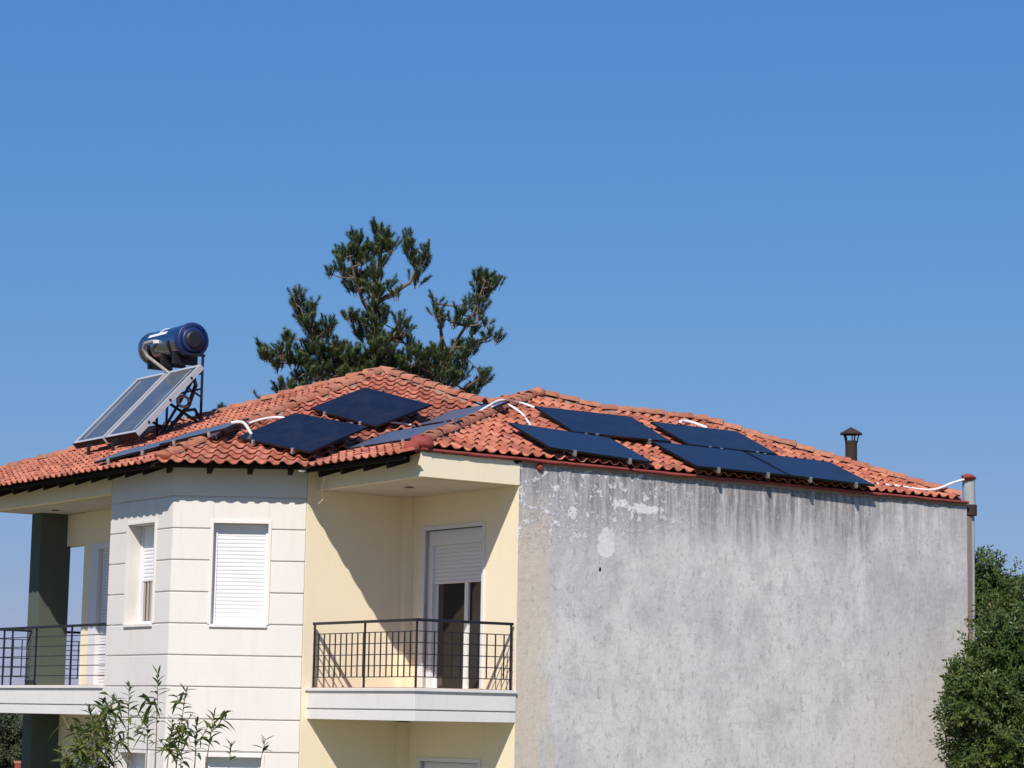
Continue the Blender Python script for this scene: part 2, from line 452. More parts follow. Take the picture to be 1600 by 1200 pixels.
def bands(M, Lf, holes, ext0, ext1):
    for i in range(len(ZB) - 1):
        z0, z1 = ZB[i] + .0085, ZB[i + 1] - .0085
        if i == len(ZB) - 2: z1 = ZB[i + 1]
        xs = [(ext0, Lf + ext1)]
        for hx0, hx1, hz0, hz1 in holes:
            if z1 > hz0 + .05 and z0 < hz1 - .05:
                if z1 <= hz1 + .06 and z0 >= hz0 - .06 or True:
                    xs = [(ext0, hx0 - .0), (hx1 + .0, Lf + ext1)]
                    if z1 > hz1 + .06:       # band partly above the opening
                        mb = MB(); mb.box((hx0, 0, hz1), (hx1, .0255, z1), 0, M); mb.build('plaster_band', M_WHITE, bay_wall)
                    if z0 < hz0 - .06:
                        mb = MB(); mb.box((hx0, 0, z0), (hx1, .0255, hz0), 0, M); mb.build('plaster_band', M_WHITE, bay_wall)
        for a, b in xs:
            mb = MB(); mb.box((a, 0, z0), (b, .0255, z1), 0, M)
            mb.build('plaster_band', M_WHITE, bay_wall, bevel=.010)
bands(MBL, LBL, [WL, WL2], 0, -.004)
bands(MBF, LBF, [WF, WF2], -.002, -.006)

# --- windows (frame, shutter slats, sill are sub-parts)
def window(M, hole, name, shut, label=None, depth=.16, glass=True, curtain=False, box=.24, surround=True):
    x0, x1, z0, z1 = hole
    root = MB()
    fw = .055
    y0 = depth
    # outer frame
    for a, b in (((x0, y0, z0), (x0 + fw, y0 + .06, z1)), ((x1 - fw, y0, z0), (x1, y0 + .06, z1)),
                 ((x0 + fw, y0, z0), (x1 - fw, y0 + .06, z0 + fw))):
        root.box(a, b, 0, M)
    w = hp(root, name, M_SHUT)
    if label: w['label'] = label
    # roller box
    mb = MB(); mb.box((x0 + .004, y0 + .02, z1 - box), (x1 - .004, y0 + .09, z1 - .003), 0, M); mb.build('shutter_box', M_SHUT, w, bevel=.008)
    zt = z1 - box; zs = zt - (zt - z0 - fw) * shut
    n = max(1, int(round((zt - zs) / .062)))
    ph = (zt - zs) / n
    for i in range(n):
        za = zt - (i + 1) * ph; zb = zt - i * ph
        s = MB()
        prof = [(0.0, za), (-.004, za + .004), (-.0065, (za + zb) / 2), (-.005, zb - .004), (0.0, zb)]
        yb = y0 + .03
        s.grid([[M @ Vector((xx, yb + p[0], p[1])) for p in prof] for xx in (x0 + fw, x1 - fw)], 0, True)
        s.build('slat', M_SHUT, w)
    mb = MB(); mb.box((x0 + fw, y0 + .032, zs), (x1 - fw, y0 + .04, zt), 0, M); mb.build('shutter_backing', M_SHUT, w)
    if shut < .99:
        mb = MB(); mb.box((x0 + fw, y0 + .05, z0 + fw), (x1 - fw, y0 + .056, zs), 0, M); mb.build('pane', M_GLASS, w)
        if curtain:
            c = MB(); k = 24
            c.grid([[M @ Vector((x0 + fw + (x1 - x0 - 2 * fw) * i / k, y0 + .045 - .012 * math.sin(i * 1.9), zz)) for i in range(k + 1)] for zz in (z0 + fw, zs)], 0, True)
            c.build('curtain', M_CURT, w)
    mb = MB(); mb.box((x0 - .02, -.035, z0 - .05), (x1 + .02, y0 + .05, z0 - .002), 0, M); mb.build('sill', M_SLAB, w, bevel=.006)
    if surround:
        mb = MB()
        mb.box((x0 - .045, -.018, z0), (x0 + .001, .03, z1 + .045), 0, M); mb.box((x1 - .001, -.018, z0), (x1 + .045, .03, z1 + .045), 0, M)
        mb.box((x0 + .001, -.018, z1), (x1 - .001, .03, z1 + .045), 0, M); mb.build('surround', M_SLAB, w)
    mb = MB(); mb.box((x0 + .001, y0 + .12, z0), (x1 - .001, y0 + .13, z1), 0, M); mb.build('dark_room_sheet', M_DARK, w)  # near-black sheet painted in place of the unlit room
    return w
window(MBF, WF, 'window', 1.0, 'window with white roller shutter fully closed', .13, box=.20)
window(MBF, WF2, 'window', 1.0, None, .13)
window(MBL, WL, 'window', .46, 'narrow window with shutter half down and drawn curtain', .24, curtain=True, box=.36)
window(MBL, WL2, 'window', .5, None, .24, curtain=True, box=.36)

def balcony_door(hole, shut, name='balcony_door', label=None):
    x0, x1, z0, z1 = hole
    M = MD; y0 = .06
    root = MB()
    # white surround and reveals
    root.box((x0 - .10, -.02, z0), (x0, .10, z1 + .06), 0, M); root.box((x1, -.02, z0), (x1 + .06, .10, z1 + .06), 0, M)
    root.box((x0, -.02, z1), (x1, .10, z1 + .06), 0, M)
    w = hp(root, name, M_SHUT)
    if label: w['label'] = label
    mb = MB(); mb.box((x0 + .002, y0, z1 - .24), (x1 - .002, y0 + .1, z1 - .002), 0, M); mb.build('shutter_box', M_SHUT, w, bevel=.01)
    zt = z1 - .24; zs = zt - shut
    n = int(round((zt - zs) / .060)); ph = (zt - zs) / n
    for i in range(n):
        za = zt - (i + 1) * ph; zb = zt - i * ph; s = MB(); yb = y0 + .045
        prof = [(0.0, za), (-.004, za + .004), (-.0065, (za + zb) / 2), (-.005, zb - .004), (0.0, zb)]
        s.grid([[M @ Vector((xx, yb + p[0], p[1])) for p in prof] for xx in (x0 + .13, x1 - .03)], 0, True)
        s.build('slat', M_SHUT, w)
    mb = MB(); mb.box((x0 + .13, y0 + .048, zs), (x1 - .03, y0 + .055, zt), 0, M); mb.build('shutter_backing', M_SHUT, w)
    mb = MB(); mb.box((x0, y0, z0), (x0 + .13, y0 + .08, zt), 0, M); mb.box((x1 - .03, y0, z0), (x1, y0 + .08, zt), 0, M); mb.build('shutter_guide', M_SHUT, w)
    xm = x0 + (x1 - x0) * .63
    mb = MB(); mb.box((xm - .04, y0 + .05, z0), (xm + .06, y0 + .10, zs), 0, M)
    mb.box((x0 + .13, y0 + .07, z0), (x0 + .19, y0 + .1, zs), 0, M); mb.build('sash_frame', M_PVC, w)
    mb = MB(); mb.box((x0 + .13, y0 + .09, z0), (x1 - .03, y0 + .095, zs), 0, M); mb.build('pane', M_GLASS, w)
    mb = MB(); mb.box((x0, y0 + .17, z0), (x1, y0 + .18, z1), 0, M); mb.build('dark_room_sheet', M_DARK, w)  # dark sheet, stands for the room's shade behind the door
    c = MB(); k = 14
    c.grid([[M @ Vector((x0 + .2 + .12 * i / k, y0 + .085 - .006 * math.sin(i * 2.1), zz)) for i in range(k + 1)] for zz in (z0 + .05, zs)], 0, True)
    c.build('curtain', M_CURTD, w)
    return w
balcony_door(DOOR, .62, label='balcony door with shutter a third down')
balcony_door(DOOR2, 1.2)

# --- front balcony slab, ceiling, roof beams
def slab(name, poly, zt, side):
    mb = MB(); mb.prism(poly(0.0), zt - .47, zt - .32); mb.prism(poly(-.018), zt - .32, zt - .30); mb.prism(poly(.012), zt - .30, zt - .035); mb.prism(poly(.045), zt - .035, zt + .012)
    return hp(mb, name, M_SLAB, .006)
fs = slab('balcony_slab', lambda e: [(-e, -e), (1.838, -e), (1.838, 2.998), (-e, 2.998)], 3.30, 0)
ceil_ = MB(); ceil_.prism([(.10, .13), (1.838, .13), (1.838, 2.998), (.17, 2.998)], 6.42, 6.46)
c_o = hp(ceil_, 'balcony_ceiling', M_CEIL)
def spot(g, l, z, parent):
    mb = MB(); mb.tube([(g, l, z - .018), (g, l, z + .01)], .075, 18); mb.build('ceiling_lamp', M_BLACKP, parent)
    mb = MB(); mb.tube([(g, l, z - .008), (g, l, z + .005)], .11, 20); mb.build('lamp_ring', M_SHUT, parent)
spot(.72, 1.35, 6.42, c_o)
mb = MB(); mb.prism([(0.0, .002), (.13, .002), (.24, 2.998), (.10, 2.998)], 6.425, 6.80); hp(mb, 'side_beam', M_CREAM)
mb = MB()
nseg = 40                                          # lit end beam with a ragged upper edge
rowb = [(1.84 * i / nseg, -.012, 6.43) for i in range(nseg + 1)]
rowt = [(1.84 * i / nseg, -.012, 6.80 + .022 * noise.noise(Vector((i * .6, 3, 0))) - (.05 if i > nseg - 3 else 0)) for i in range(nseg + 1)]
mb.grid([rowb, rowt], 0, False)
mb.grid([rowt, [(p[0], .13, p[2]) for p in rowt]], 0, False)
mb.face([(0, .13, 6.43), (1.84, .13, 6.43), (1.84, -.012, 6.43), (0, -.012, 6.43)])
mb.face([(0, .13, 6.43), (0, -.012, 6.43), (0, -.012, 6.80), (0, .13, 6.80)])
hp(mb, 'end_beam', M_CREAM)

M_FLOOR = plaster('brown_bounce_floor', (.30, .145, .065), .2, .2)  # unseen brown floor sheets, added to bounce warm light into the recess
mb = MB(); mb.box((.05, .05, 3.3125), (1.836, 2.996, 3.322)); hp(mb, 'bounce_floor', M_FLOOR)
mb = MB(); mb.box((-1.74, 6.415, 3.3125), (-.504, 9.985, 3.322)); hp(mb, 'bounce_floor', M_FLOOR)
# --- railings
def railing(path, name, posts, bars=True, zf=3.312, bar_step=.152):
    """path: plan points; handrail is the part, its posts, rails and bars are sub-parts"""
    mb = MB()
    for a, b in zip(path, path[1:]):
        mb.bar((*a, zf + 1.0), (*b, zf + 1.0), .055, .042)
    for a in path[1:-1]: mb.box((a[0] - .03, a[1] - .03, zf + .98), (a[0] + .03, a[1] + .03, zf + 1.022))
    hr = hp(mb, name, M_IRON, .006)
    zs = [.165 + .1675 * i for i in range(5)]
    for a, b in zip(path, path[1:]):
        for z in zs:
            MB().bar((*a, zf + z), (*b, zf + z), .014).build('rail', M_IRON, hr)
        if bars:
            d = Vector(b) - Vector(a); n = int(d.length / bar_step)
            for i in range(1, n):
                p = Vector(a) + d * (i / n)
                MB().box((p.x - .008, p.y - .008, zf + zs[0]), (p.x + .008, p.y + .008, zf + zs[-1])).build('bar', M_IRON, hr)
    for p in posts:
        MB().box((p[0] - .013, p[1] - .013, zf - .01), (p[0] + .013, p[1] + .013, zf + .985)).build('post', M_IRON, hr)
    return hr
railing([(.045, 2.93), (.045, .045), (1.80, .045)], 'balcony_railing', [(.045, 2.90), (.045, 1.45), (.045, .045), (1.77, .045)])

# --- left balcony
ls = slab('balcony_slab', lambda e: [(-1.80 - e, 6.41), (-.502, 6.41), (-.502, 9.99), (2.6, 9.99), (2.6, 10.96 + e), (-1.80 - e, 10.96 + e)], 3.30, 0)
railing([(-1.755, 6.42), (-1.755, 10.90)], 'balcony_railing', [(-1.755, 7.77), (-1.755, 9.15), (-1.755, 10.47), (-1.755, 10.88)], bars=False)
railing([(-1.72, 10.90), (-1.04, 10.90)], 'balcony_railing', [(-1.4, 10.90)])
railing([(-.40, 10.90), (2.55, 10.90)], 'balcony_railing', [(.3, 10.90), (1.2, 10.90)])
MLW, _ = facet_frame((-.5, 10.0), (-.5, 6.4))
LD = (.33, 1.75, 3.34, 5.86); LD2 = (.33, 1.75, -.31, 2.21)
mb = MB(); wall_holes(mb, MLW, 0, 3.6, GROUND, 6.75, .25, [LD, LD2]); hp(mb, 'loggia_wall', M_CREAM)
for z0, z1 in ((5.87, 6.44), (2.25, 2.825)):
    mb = MB(); mb.box((-.5, 10.0, z0), (-.25, 11.20, z1)); hp(mb, 'lintel', M_CREAM)
for hole in (LD, LD2):
    x0, x1, z0, z1 = hole
    root = MB(); root.box((x0, -.02, z0), (x0 + .28, .16, z1), 0, MLW); root.box((x0 + .28, -.02, z1 - .1), (x1, .16, z1), 0, MLW); root.box((x1 - .1, -.02, z0), (x1, .16, z1 - .1), 0, MLW)
    d = hp(root, 'loggia_door', M_SHUT)
    n = 44; ph = (z1 - .1 - z0) / n
    for i in range(n):
        MB().box((x0 + .29, .06, z0 + i * ph + .006), (x1 - .11, .075, z0 + (i + 1) * ph), 0, MLW).build('slat', M_SHUT, d)
    MB().box((x0 + .29, .08, z0), (x1 - .11, .09, z1 - .1), 0, MLW).build('shutter_backing', M_GALV, d)
mb = MB(); mb.box((-1.03, 10.72, GROUND), (-.42, 11.12, 2.826)); mb.box((-1.03, 10.72, 3.313), (-.42, 11.12, 6.449))
p = hp(mb, 'corner_pillar', M_GREENP, .01); p['label'] = 'dark green square pillar of the left balcony'
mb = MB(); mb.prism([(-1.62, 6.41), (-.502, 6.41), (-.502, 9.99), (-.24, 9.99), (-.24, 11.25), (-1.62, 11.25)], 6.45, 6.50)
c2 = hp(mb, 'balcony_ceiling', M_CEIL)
spot(-1.15, 9.9, 6.45, c2); spot(-1.0, 7.5, 6.45, c2)
mb = MB(); mb.prism([(-1.81, 6.41), (-1.625, 6.41), (-1.625, 11.3), (-1.81, 11.3)], 6.46, 6.80); hp(mb, 'side_beam', M_CREAM)
# --- plain back walls
mb = MB()
mb.box((11.49, .25, GROUND), (11.74, 6.1, 6.7)); mb.box((8.6, 6.1, GROUND), (11.74, 6.35, 6.6)); mb.box((8.35, 6.1, GROUND), (8.6, 10.0, 6.6)); mb.box((-.25, 9.74, GROUND), (8.6, 9.99, 6.6))
hp(mb, 'rear_wall', M_CREAM)
mb = MB(); mb.box((-1.79, 6.15, GROUND), (-.3, 6.395, 6.75)); hp(mb, 'bay_return_wall', M_CREAM)

# ------------------------------------------------------------------ roof
YB = 37.3535563639385
def zA(g, l): return 6.75 + .39 * (g + 2.31)
def zB(g, l): return 6.75 + .42 * (W(g, l, 0).y - (YB - .5))
def zC(g, l): return 6.84 + .33 * g
def zD(g, l): return 6.87 + .44 * l
# plan of B's eave: depth YB-.5, between A's eave (g=-2.31) and C's eave (g=-.42)
def eaveB(g): # l where depth = YB-.5
    return (YB - .5 - CY - g * GV.y) / LV.y
AB = (-2.31, eaveB(-2.31)); BC = (-.42, eaveB(-.42))
PK1 = (3.48, 6.43); VAL = (3.80, 3.63); PK2 = (4.72, 3.47); RG1 = (5.8, 3.06); RG2 = (8.25, 3.06); FAR = (11.68, -.06)
DC = (-.42, -.06)
polyA = [AB, PK1, (-.95, 13.75), (-2.31, 11.5)]
polyB = [AB, BC, VAL, PK1]
polyC = [BC, (-.42, -.20), (0.0, 0.0), PK2, VAL]
polyD = [(0.0, -.06), FAR, RG2, RG1, PK2]
zP = {id(polyA): zA, id(polyB): zB, id(polyC): zC, id(polyD): zD}
deck = MB()
for poly, zf in ((polyA, zA), (polyB, zB), (polyC, zC), (polyD, zD)):
    top = [Vector((p[0], p[1], zf(*p) - .012)) for p in poly]
    if poly is polyA: top = list(reversed(top)); top.reverse(); 
    deck.face(top if poly in (polyB, polyD) else list(reversed(top)), 0)
# unseen rear slopes close the roof
K = {'P1': (3.48, 6.43, zB(3.48, 6.43) - .03), 'V': (3.80, 3.63, zC(3.8, 0) - .06), 'P2': (4.72, 3.47, zD(0, 3.47) - .05), 'R1': (5.8, 3.06, zD(0, 3.06) - .02), 'R2': (8.25, 3.06, zD(0, 3.06) - .02),
     'E': (11.68, -.06, zD(0, -.06)), 'K1': (12.0, 6.6, 6.6), 'K2': (8.9, 6.6, 6.6), 'K3': (8.9, 10.4, 6.6), 'K4': (1.0, 14.5, 6.7), 'A3': (-.95, 13.75, zA(-.95, 0) - .02)}
for tri in (('R2', 'E', 'K1'), ('R1', 'R2', 'K1', 'K2'), ('P2', 'R1', 'K2'), ('V', 'P2', 'K2'), ('P1', 'V', 'K2'), ('P1', 'K2', 'K3'), ('P1', 'K3', 'K4'), ('P1', 'K4', 'A3')):
    deck.face([K[k] for k in tri], 1)
# soffit boards a little lower
for poly, zf in ((polyA, zA), (polyB, zB), (polyC, zC)):
    deck.face([Vector((p[0], p[1], zf(*p) - .05)) for p in poly], 0)
roof = hp(deck, 'roof', [M_BOARD, M_TILE]); roof['label'] = 'red clay tiled hip roof'

TW, TE, TL = .218, .292, .345        # tile width, exposure, length
PROF = [(0, .004), (.10, .030), (.22, .046), (.34, .040), (.46, .012), (.56, -.004), (.72, -.012), (.88, -.008), (1.0, .004)]
def tile_faces(lift=.040):
    """local frame: x across, y upslope (0 = lower edge), z off the roof"""
    mb = MB()
    low = [Vector((u * TW, 0, h + lift)) for u, h in PROF]
    hi = [Vector((u * TW, TL, h + .004)) for u, h in PROF]
    lip = [Vector((u * TW, .004, h + lift - .013)) for u, h in PROF]
    mb.grid([low, hi], 0, True); mb.grid([lip, low], 0, False)
    mb.face([lip[-1], low[-1], hi[-1]], 0); mb.face([low[0], lip[0], hi[0]], 0)
    return mb
tile_mesh = tile_faces().mesh('tile', M_TILE)

def inside(poly, x, y):
    c = False
    for i in range(len(poly)):
        (x0, y0), (x1, y1) = poly[i], poly[i - 1]
        if (y0 > y) != (y1 > y) and x < (x1 - x0) * (y - y0) / (y1 - y0) + x0: c = not c
    return c
def seg_dist(p, a, b):
    p, a, b = Vector(p), Vector(a), Vector(b); d = b - a
    s = max(0, min(1, (p - a).dot(d) / d.length_squared)); return (p - a - d * s).length

# panels are needed first to know which tiles they hide
def pframe(gg, ll, az):
    a = GV * math.cos(az) + LV * math.sin(az)
    n = ZV - GV * gg - LV * ll
    ex = (a - ZV * a.dot(n)).normalized(); nn = n.normalized()
    return ex, nn.cross(ex), nn
PANELS = [  # g, l, zf, clearance, slope g, slope l, azimuth, width, height, label
    (3.374, .449, zD, .19, -.03, .426, -.014, 2.02, 1.26, 'black solar panel on the right roof slope, lowest and nearest the balcony corner'),
    (4.765, 1.633, zD, .19, .017, .462, -.04, 2.0, 1.26, 'black solar panel in the upper row, just below the right roof peak'),
    (7.13, 1.541, zD, .19, .007, .455, -.025, 1.94, 1.17, 'black solar panel in the upper row, under the ridge with the white conduit loop'),
    (6.251, .373, zD, .19, 0, .431, .0, 2.0, 1.24, 'black solar panel in the lower row of the right slope, middle one of three'),
    (8.255, .330, zD, .19, -.01, .431, -.008, 1.95, 1.22, 'black solar panel in the lower row of the right slope, nearest the flue pipe'),
    (.053, 3.469, zB, .24, .372, .315, -1.294, 1.64, 1.34, 'black solar panel over the bay window, the lower one beside the left hip'),
    (1.741, 4.092, zB, .24, .395, .33, -1.403, 1.70, 1.22, 'black solar panel just below the highest roof peak'),
    (.922, 1.844, zC, .15, .425, .0, -1.53, 2.0, .86, 'greyish solar panel seen edge-on above the balcony recess, lower of two'),
    (2.621, 2.933, zC, .15, .425, .0, -1.53, 2.0, .86, 'greyish solar panel seen edge-on, upper of two, touching the white conduit'),
    (-1.62, 5.86, zA, .16, .365, .006, -.975, 1.17, 1.06, 'thin grey solar panel below the solar water heater, far one of the pair'),
    (-.955, 4.88, zA, .17, .365, .006, -.975, 1.17, 1.06, 'thin grey solar panel below the solar water heater, near one beside the hip'),
]
quads = []
for P in PANELS:
    ex, ey, nn = pframe(P[4], P[5], P[6]); c = W(P[0], P[1], P[2](P[0], P[1]) + P[3])
    quads.append([to_px(c + ex * (sx * P[7] / 2) + ey * (sy * P[8] / 2)) for sx, sy in ((-1, -1), (1, -1), (1, 1), (-1, 1))])

tiles = []
ROOF_BASE = {}
def lay(poly, zf, grad, e0, xdir, margin, over=.07):
    """fill a slope with tiles; e0 = point on the eave, xdir = plan direction along the eave"""
    x = Vector((*xdir, 0)).normalized()
    up_ = ZV.cross(x)                      # plan direction upslope
    sl = grad
    ex = x; ey = (up_ + ZV * sl).normalized(); en = ex.cross(ey)
    k = math.sqrt(1 + sl * sl)
    xs = [(Vector((*p, 0)) - Vector((*e0, 0))).dot(x) for p in poly]; ys = [(Vector((*p, 0)) - Vector((*e0, 0))).dot(up_) for p in poly]
    j = 0
    y = -over
    while y < max(ys):
        i0 = math.floor(min(xs) / TW) - 1
        for i in range(i0, int(max(xs) / TW) + 2):
            cen = Vector((*e0, 0)) + x * ((i + .5) * TW) + up_ * (y + TE * .5 / k)
            org = Vector((*e0, 0)) + x * (i * TW) + up_ * y
            if not inside(poly, cen.x, cen.y): continue
            cut = [e for e in margin if seg_dist((cen.x, cen.y), *e) < .26]
            zc_ = zf(org.x, org.y)
            jit = random.uniform(-.006, .006)
            M = Matrix(((ex.x, ey.x, en.x, org.x), (ex.y, ey.y, en.y, org.y), (ex.z, ey.z, en.z, zc_ + .012 + jit), (0, 0, 0, 1))) @ Matrix.Rotation(random.uniform(-.02, .02), 4, 'Z') @ Matrix.Rotation(random.uniform(-.012, .03), 4, 'X') @ Matrix.Rotation(random.uniform(-.02, .02), 4, 'Y')
            tiles.append((M, cen, cut, zf))
        y += TE / k; j += 1
hipAB = (AB, PK1); valBC = (BC, VAL); hipCD = ((0, 0), PK2); topC = (PK2, VAL); hipBr = (VAL, PK1)
ridge1 = (PK2, RG1); ridge2 = (RG1, RG2); hipE = (RG2, FAR); hipAf = (PK1, (-.95, 13.75))
lay(polyA, zA, .39, (-2.31, 11.5), (0, -1), [hipAB, hipAf, ((-2.31, 11.5), (-.95, 13.75))])
dB = (Vector(BC) - Vector(AB)).normalized()
lay(polyB, zB, .42, AB, tuple(dB), [hipAB, valBC, hipBr])
lay(polyC, zC, .33, (-.42, eaveB(-.42)), (0, -1), [valBC, hipCD, topC])
lay(polyD, zD, .44, (0, -.06), (1, 0), [hipCD, ridge1, ridge2, hipE], .0)
def weight(T):
    M, cen, cut, zf = T
    c = W(cen.x, cen.y, zf(cen.x, cen.y) + .03); p = to_px(c)
    if not (-5 < p.x < 1605): return 0
    for q in quads:
        if inside([tuple(a) for a in q], p.x, p.y): return 0.01
    nrm = (H.to_3x3() @ M.to_3x3() @ Vector((0, 0, 1)))
    d = (c - Vector((0, 0, CAM_Z)))
    return max(0, -nrm.dot(d.normalized())) / d.length_squared * 1e4 + .02
order = sorted(range(len(tiles)), key=lambda i: -weight(tiles[i]))
solo = set(order[:285])
rest = bmesh.new(); tint = []
def clip_mesh(M, cen, cut):
    bm = bmesh.new(); bm.from_mesh(tile_mesh); bm.transform(M)
    for a, b in cut:
        a3, b3 = Vector((*a, 0)), Vector((*b, 0)); nrm = ZV.cross(b3 - a3).normalized()
        if (Vector((cen.x, cen.y, 0)) - a3).dot(nrm) < 0: nrm = -nrm
        bmesh.ops.bisect_plane(bm, geom=bm.verts[:] + bm.edges[:] + bm.faces[:], plane_co=a3, plane_no=-nrm, clear_outer=True)
    return bm
rv, rf, rt = [], [], []
for i, T in enumerate(tiles):
    M, cen, cut, zf = T
    if i in solo:
        if cut:
            bm = clip_mesh(M, cen, cut)
            if not bm.faces: bm.free(); continue
            me = bpy.data.meshes.new('tile'); bm.to_mesh(me); bm.free(); me.materials.append(M_TILE)
            for pl in me.polygons: pl.use_smooth = len(pl.vertices) == 4
            o = bpy.data.objects.new('tile', me); COL.objects.link(o); o.parent = roof
        else:
            o = bpy.data.objects.new('tile', tile_mesh); COL.objects.link(o); o.parent = roof; o.matrix_basis = M
    else:
        bm = clip_mesh(M, cen, cut)
        n = len(rv); bm.verts.index_update()
        rv += [tuple(q.co) for q in bm.verts]; k = random.random()
        for fc in bm.faces: rf.append(tuple(n + q.index for q in fc.verts)); rt.append(k)
        bm.free()
me = bpy.data.meshes.new('tile_field'); me.from_pydata(rv, [], rf); me.materials.append(M_TILE)
at_ = me.attributes.new('tint', 'FLOAT', 'FACE'); at_.data.foreach_set('value', rt)
o = bpy.data.objects.new('tile_field', me); COL.objects.link(o); o.parent = roof; o['kind'] = 'stuff'; o['label'] = 'remaining clay tiles of the roof'

# hip and ridge caps with mortar under them
def half_round(a, b, r0, r1, sag=0.):
    a, b = Vector(a), Vector(b); t_ = (b - a).normalized(); s_ = t_.cross(ZV).normalized(); u_ = s_.cross(t_)
    mb = MB(); n = 8; rows = []
    for p, r_ in ((a, r0), (a + (b - a) * .12, r0), (b, r1)):
        rows.append([p + s_ * (math.cos(math.pi * k / n) * r_ * 1.05) + u_ * (math.sin(math.pi * k / n) * r_ * .95) for k in range(n + 1)])
    mb.grid(rows, 0, True)
    inn = [p_ - (p_ - a) * .16 for p_ in rows[0]]
    mb.grid([inn, rows[0]], 0, False)
    return mb
def caps(a, za, b, zb, r=.105, step=.345, off=.035, mort=.10):
    A, B = Vector((*a, za + off)), Vector((*b, zb + off)); d = B - A; n = max(1, int(round(d.length / step)))
    for i in range(n):
        p, q = A + d * (i / n), A + d * ((i + 1.13) / n)
        j = Vector((random.uniform(-.012, .012), random.uniform(-.012, .012), random.uniform(-.006, .012)))
        half_round(p + j + ZV * .022, q + j, r * random.uniform(.98, 1.08), r * .86).build('ridge_tile', M_CAP, roof)
    # lumpy mortar bed
    m_ = MB(); k = n * 6; rows = []
    s_ = d.cross(ZV).normalized()
    for i in range(k + 1):
        p = A + d * (i / k); row = []
        for x, h in ((-1.28, -.10), (-1.0, -.035), (-.6, .0), (.6, 0), (1.0, -.035), (1.28, -.10)):
            q = p + s_ * (x * r) + ZV * h
            w_ = noise.noise(q * 6.0) * .035
            row.append(q + s_ * w_ * (1 if x > 0 else -1) + ZV * w_ * .6)
        rows.append(row)
    m_.grid(rows, 0, True); o = m_.build('mortar_bed', M_MORTAR, roof)
caps((AB[0] + .26, AB[1] + .114), zA(AB[0] + .26, 0), PK1, zA(*PK1))

caps((.12, .12), zD(0, .12), PK2, zD(*PK2))
caps(RG1, zD(*RG1), PK2, zD(*PK2) + .03)
caps(RG2, zD(*RG2), RG1, zD(*RG1))
caps((11.6, .02), zD(0, .02), RG2, zD(*RG2))
caps(VAL, zC(*VAL) + .06, PK1, zB(*PK1))
caps((-.95, 13.75), zA(-.95, 0), PK1, zA(*PK1))
caps(VAL, zC(*VAL) + .06, PK2, zC(*PK2) + .0)
# lump of mortar and red paint on the peak and on the hip end
def lump(c, r, name, m, seed, parent=roof, sq=(1, 1, .6)):
    mb = MB(); rows = []
    for i in range(9):
        a = math.pi * i / 8
        row = []
        for k in range(14):
            b = 2 * math.pi * k / 14; d = Vector((math.sin(a) * math.cos(b), math.sin(a) * math.sin(b), math.cos(a)))
            rr = r * (1 + .35 * noise.noise(d * 1.7 + Vector((seed, 0, 0))))
            row.append(Vector(c) + Vector((d.x * sq[0], d.y * sq[1], d.z * sq[2])) * rr)
        rows.append(row)
    mb.grid(rows, 0, True, True); return mb.build(name, m, parent)
lump((AB[0] + .20, AB[1] + .085, zA(AB[0] + .20, 0) + .05), .13, 'hip_end_cap', M_CAP, 31, sq=(1.1, 1.1, .7))
lump((4.74, 3.44, zD(0, 3.44) + .10), .15, 'peak_cap', M_CAP, 3)
lump((3.47, 6.42, 9.05), .10, 'peak_cap', M_CAP, 8)
lump((.06, .06, 6.93), .17, 'hip_end_cap', M_REDP, 5, sq=(1.1, 1, .75))
lump((-.12, .06, 6.85), .13, 'hip_end_cap', M_REDP, 11, sq=(1.1, 1, .8))
lump((2.22, -.02, 6.74), .06, 'sealant_drip', M_REDP, 2, sq=(1, .6, 1.1))
# red painted fascia on top of the blind wall, ragged below
mb = MB(); n = 160; rows = [[], [], [], []]
for i in range(n + 1):
    g = -.02 + 11.74 * i / n
    e = noise.noise(Vector((g * 2.3, 1.7, 0))) * .018 + noise.noise(Vector((g * 7, 4, 0))) * .014
    rows[0].append((g, -.030, 6.800 + e)); rows[1].append((g, -.072 + e * .3, 6.806 + e)); rows[2].append((g, -.078, 6.848 + e * .25)); rows[3].append((g, .12, 6.885))
mb.grid(rows, 0, True); mb.face([rows[0][0], rows[1][0], rows[2][0], rows[3][0]]); hp(mb, 'fascia_strip', M_REDP)
mb = MB(); n = 200                                  # broken mortar under it
r0, r1, r2 = [], [], []
for i in range(n + 1):
    g = 1.86 + 9.84 * i / n; e = abs(noise.noise(Vector((g * 3.1, 9, 0)))) * .06 + abs(noise.noise(Vector((g * 11, 2, 0)))) * .03
    r0.append((g, -.002, 6.775 - e)); r1.append((g, -.022, 6.785 - e * .6)); r2.append((g, -.028, 6.82))
mb.grid([r0, r1, r2], 0, True); hp(mb, 'mortar_bed', M_MORTAR)
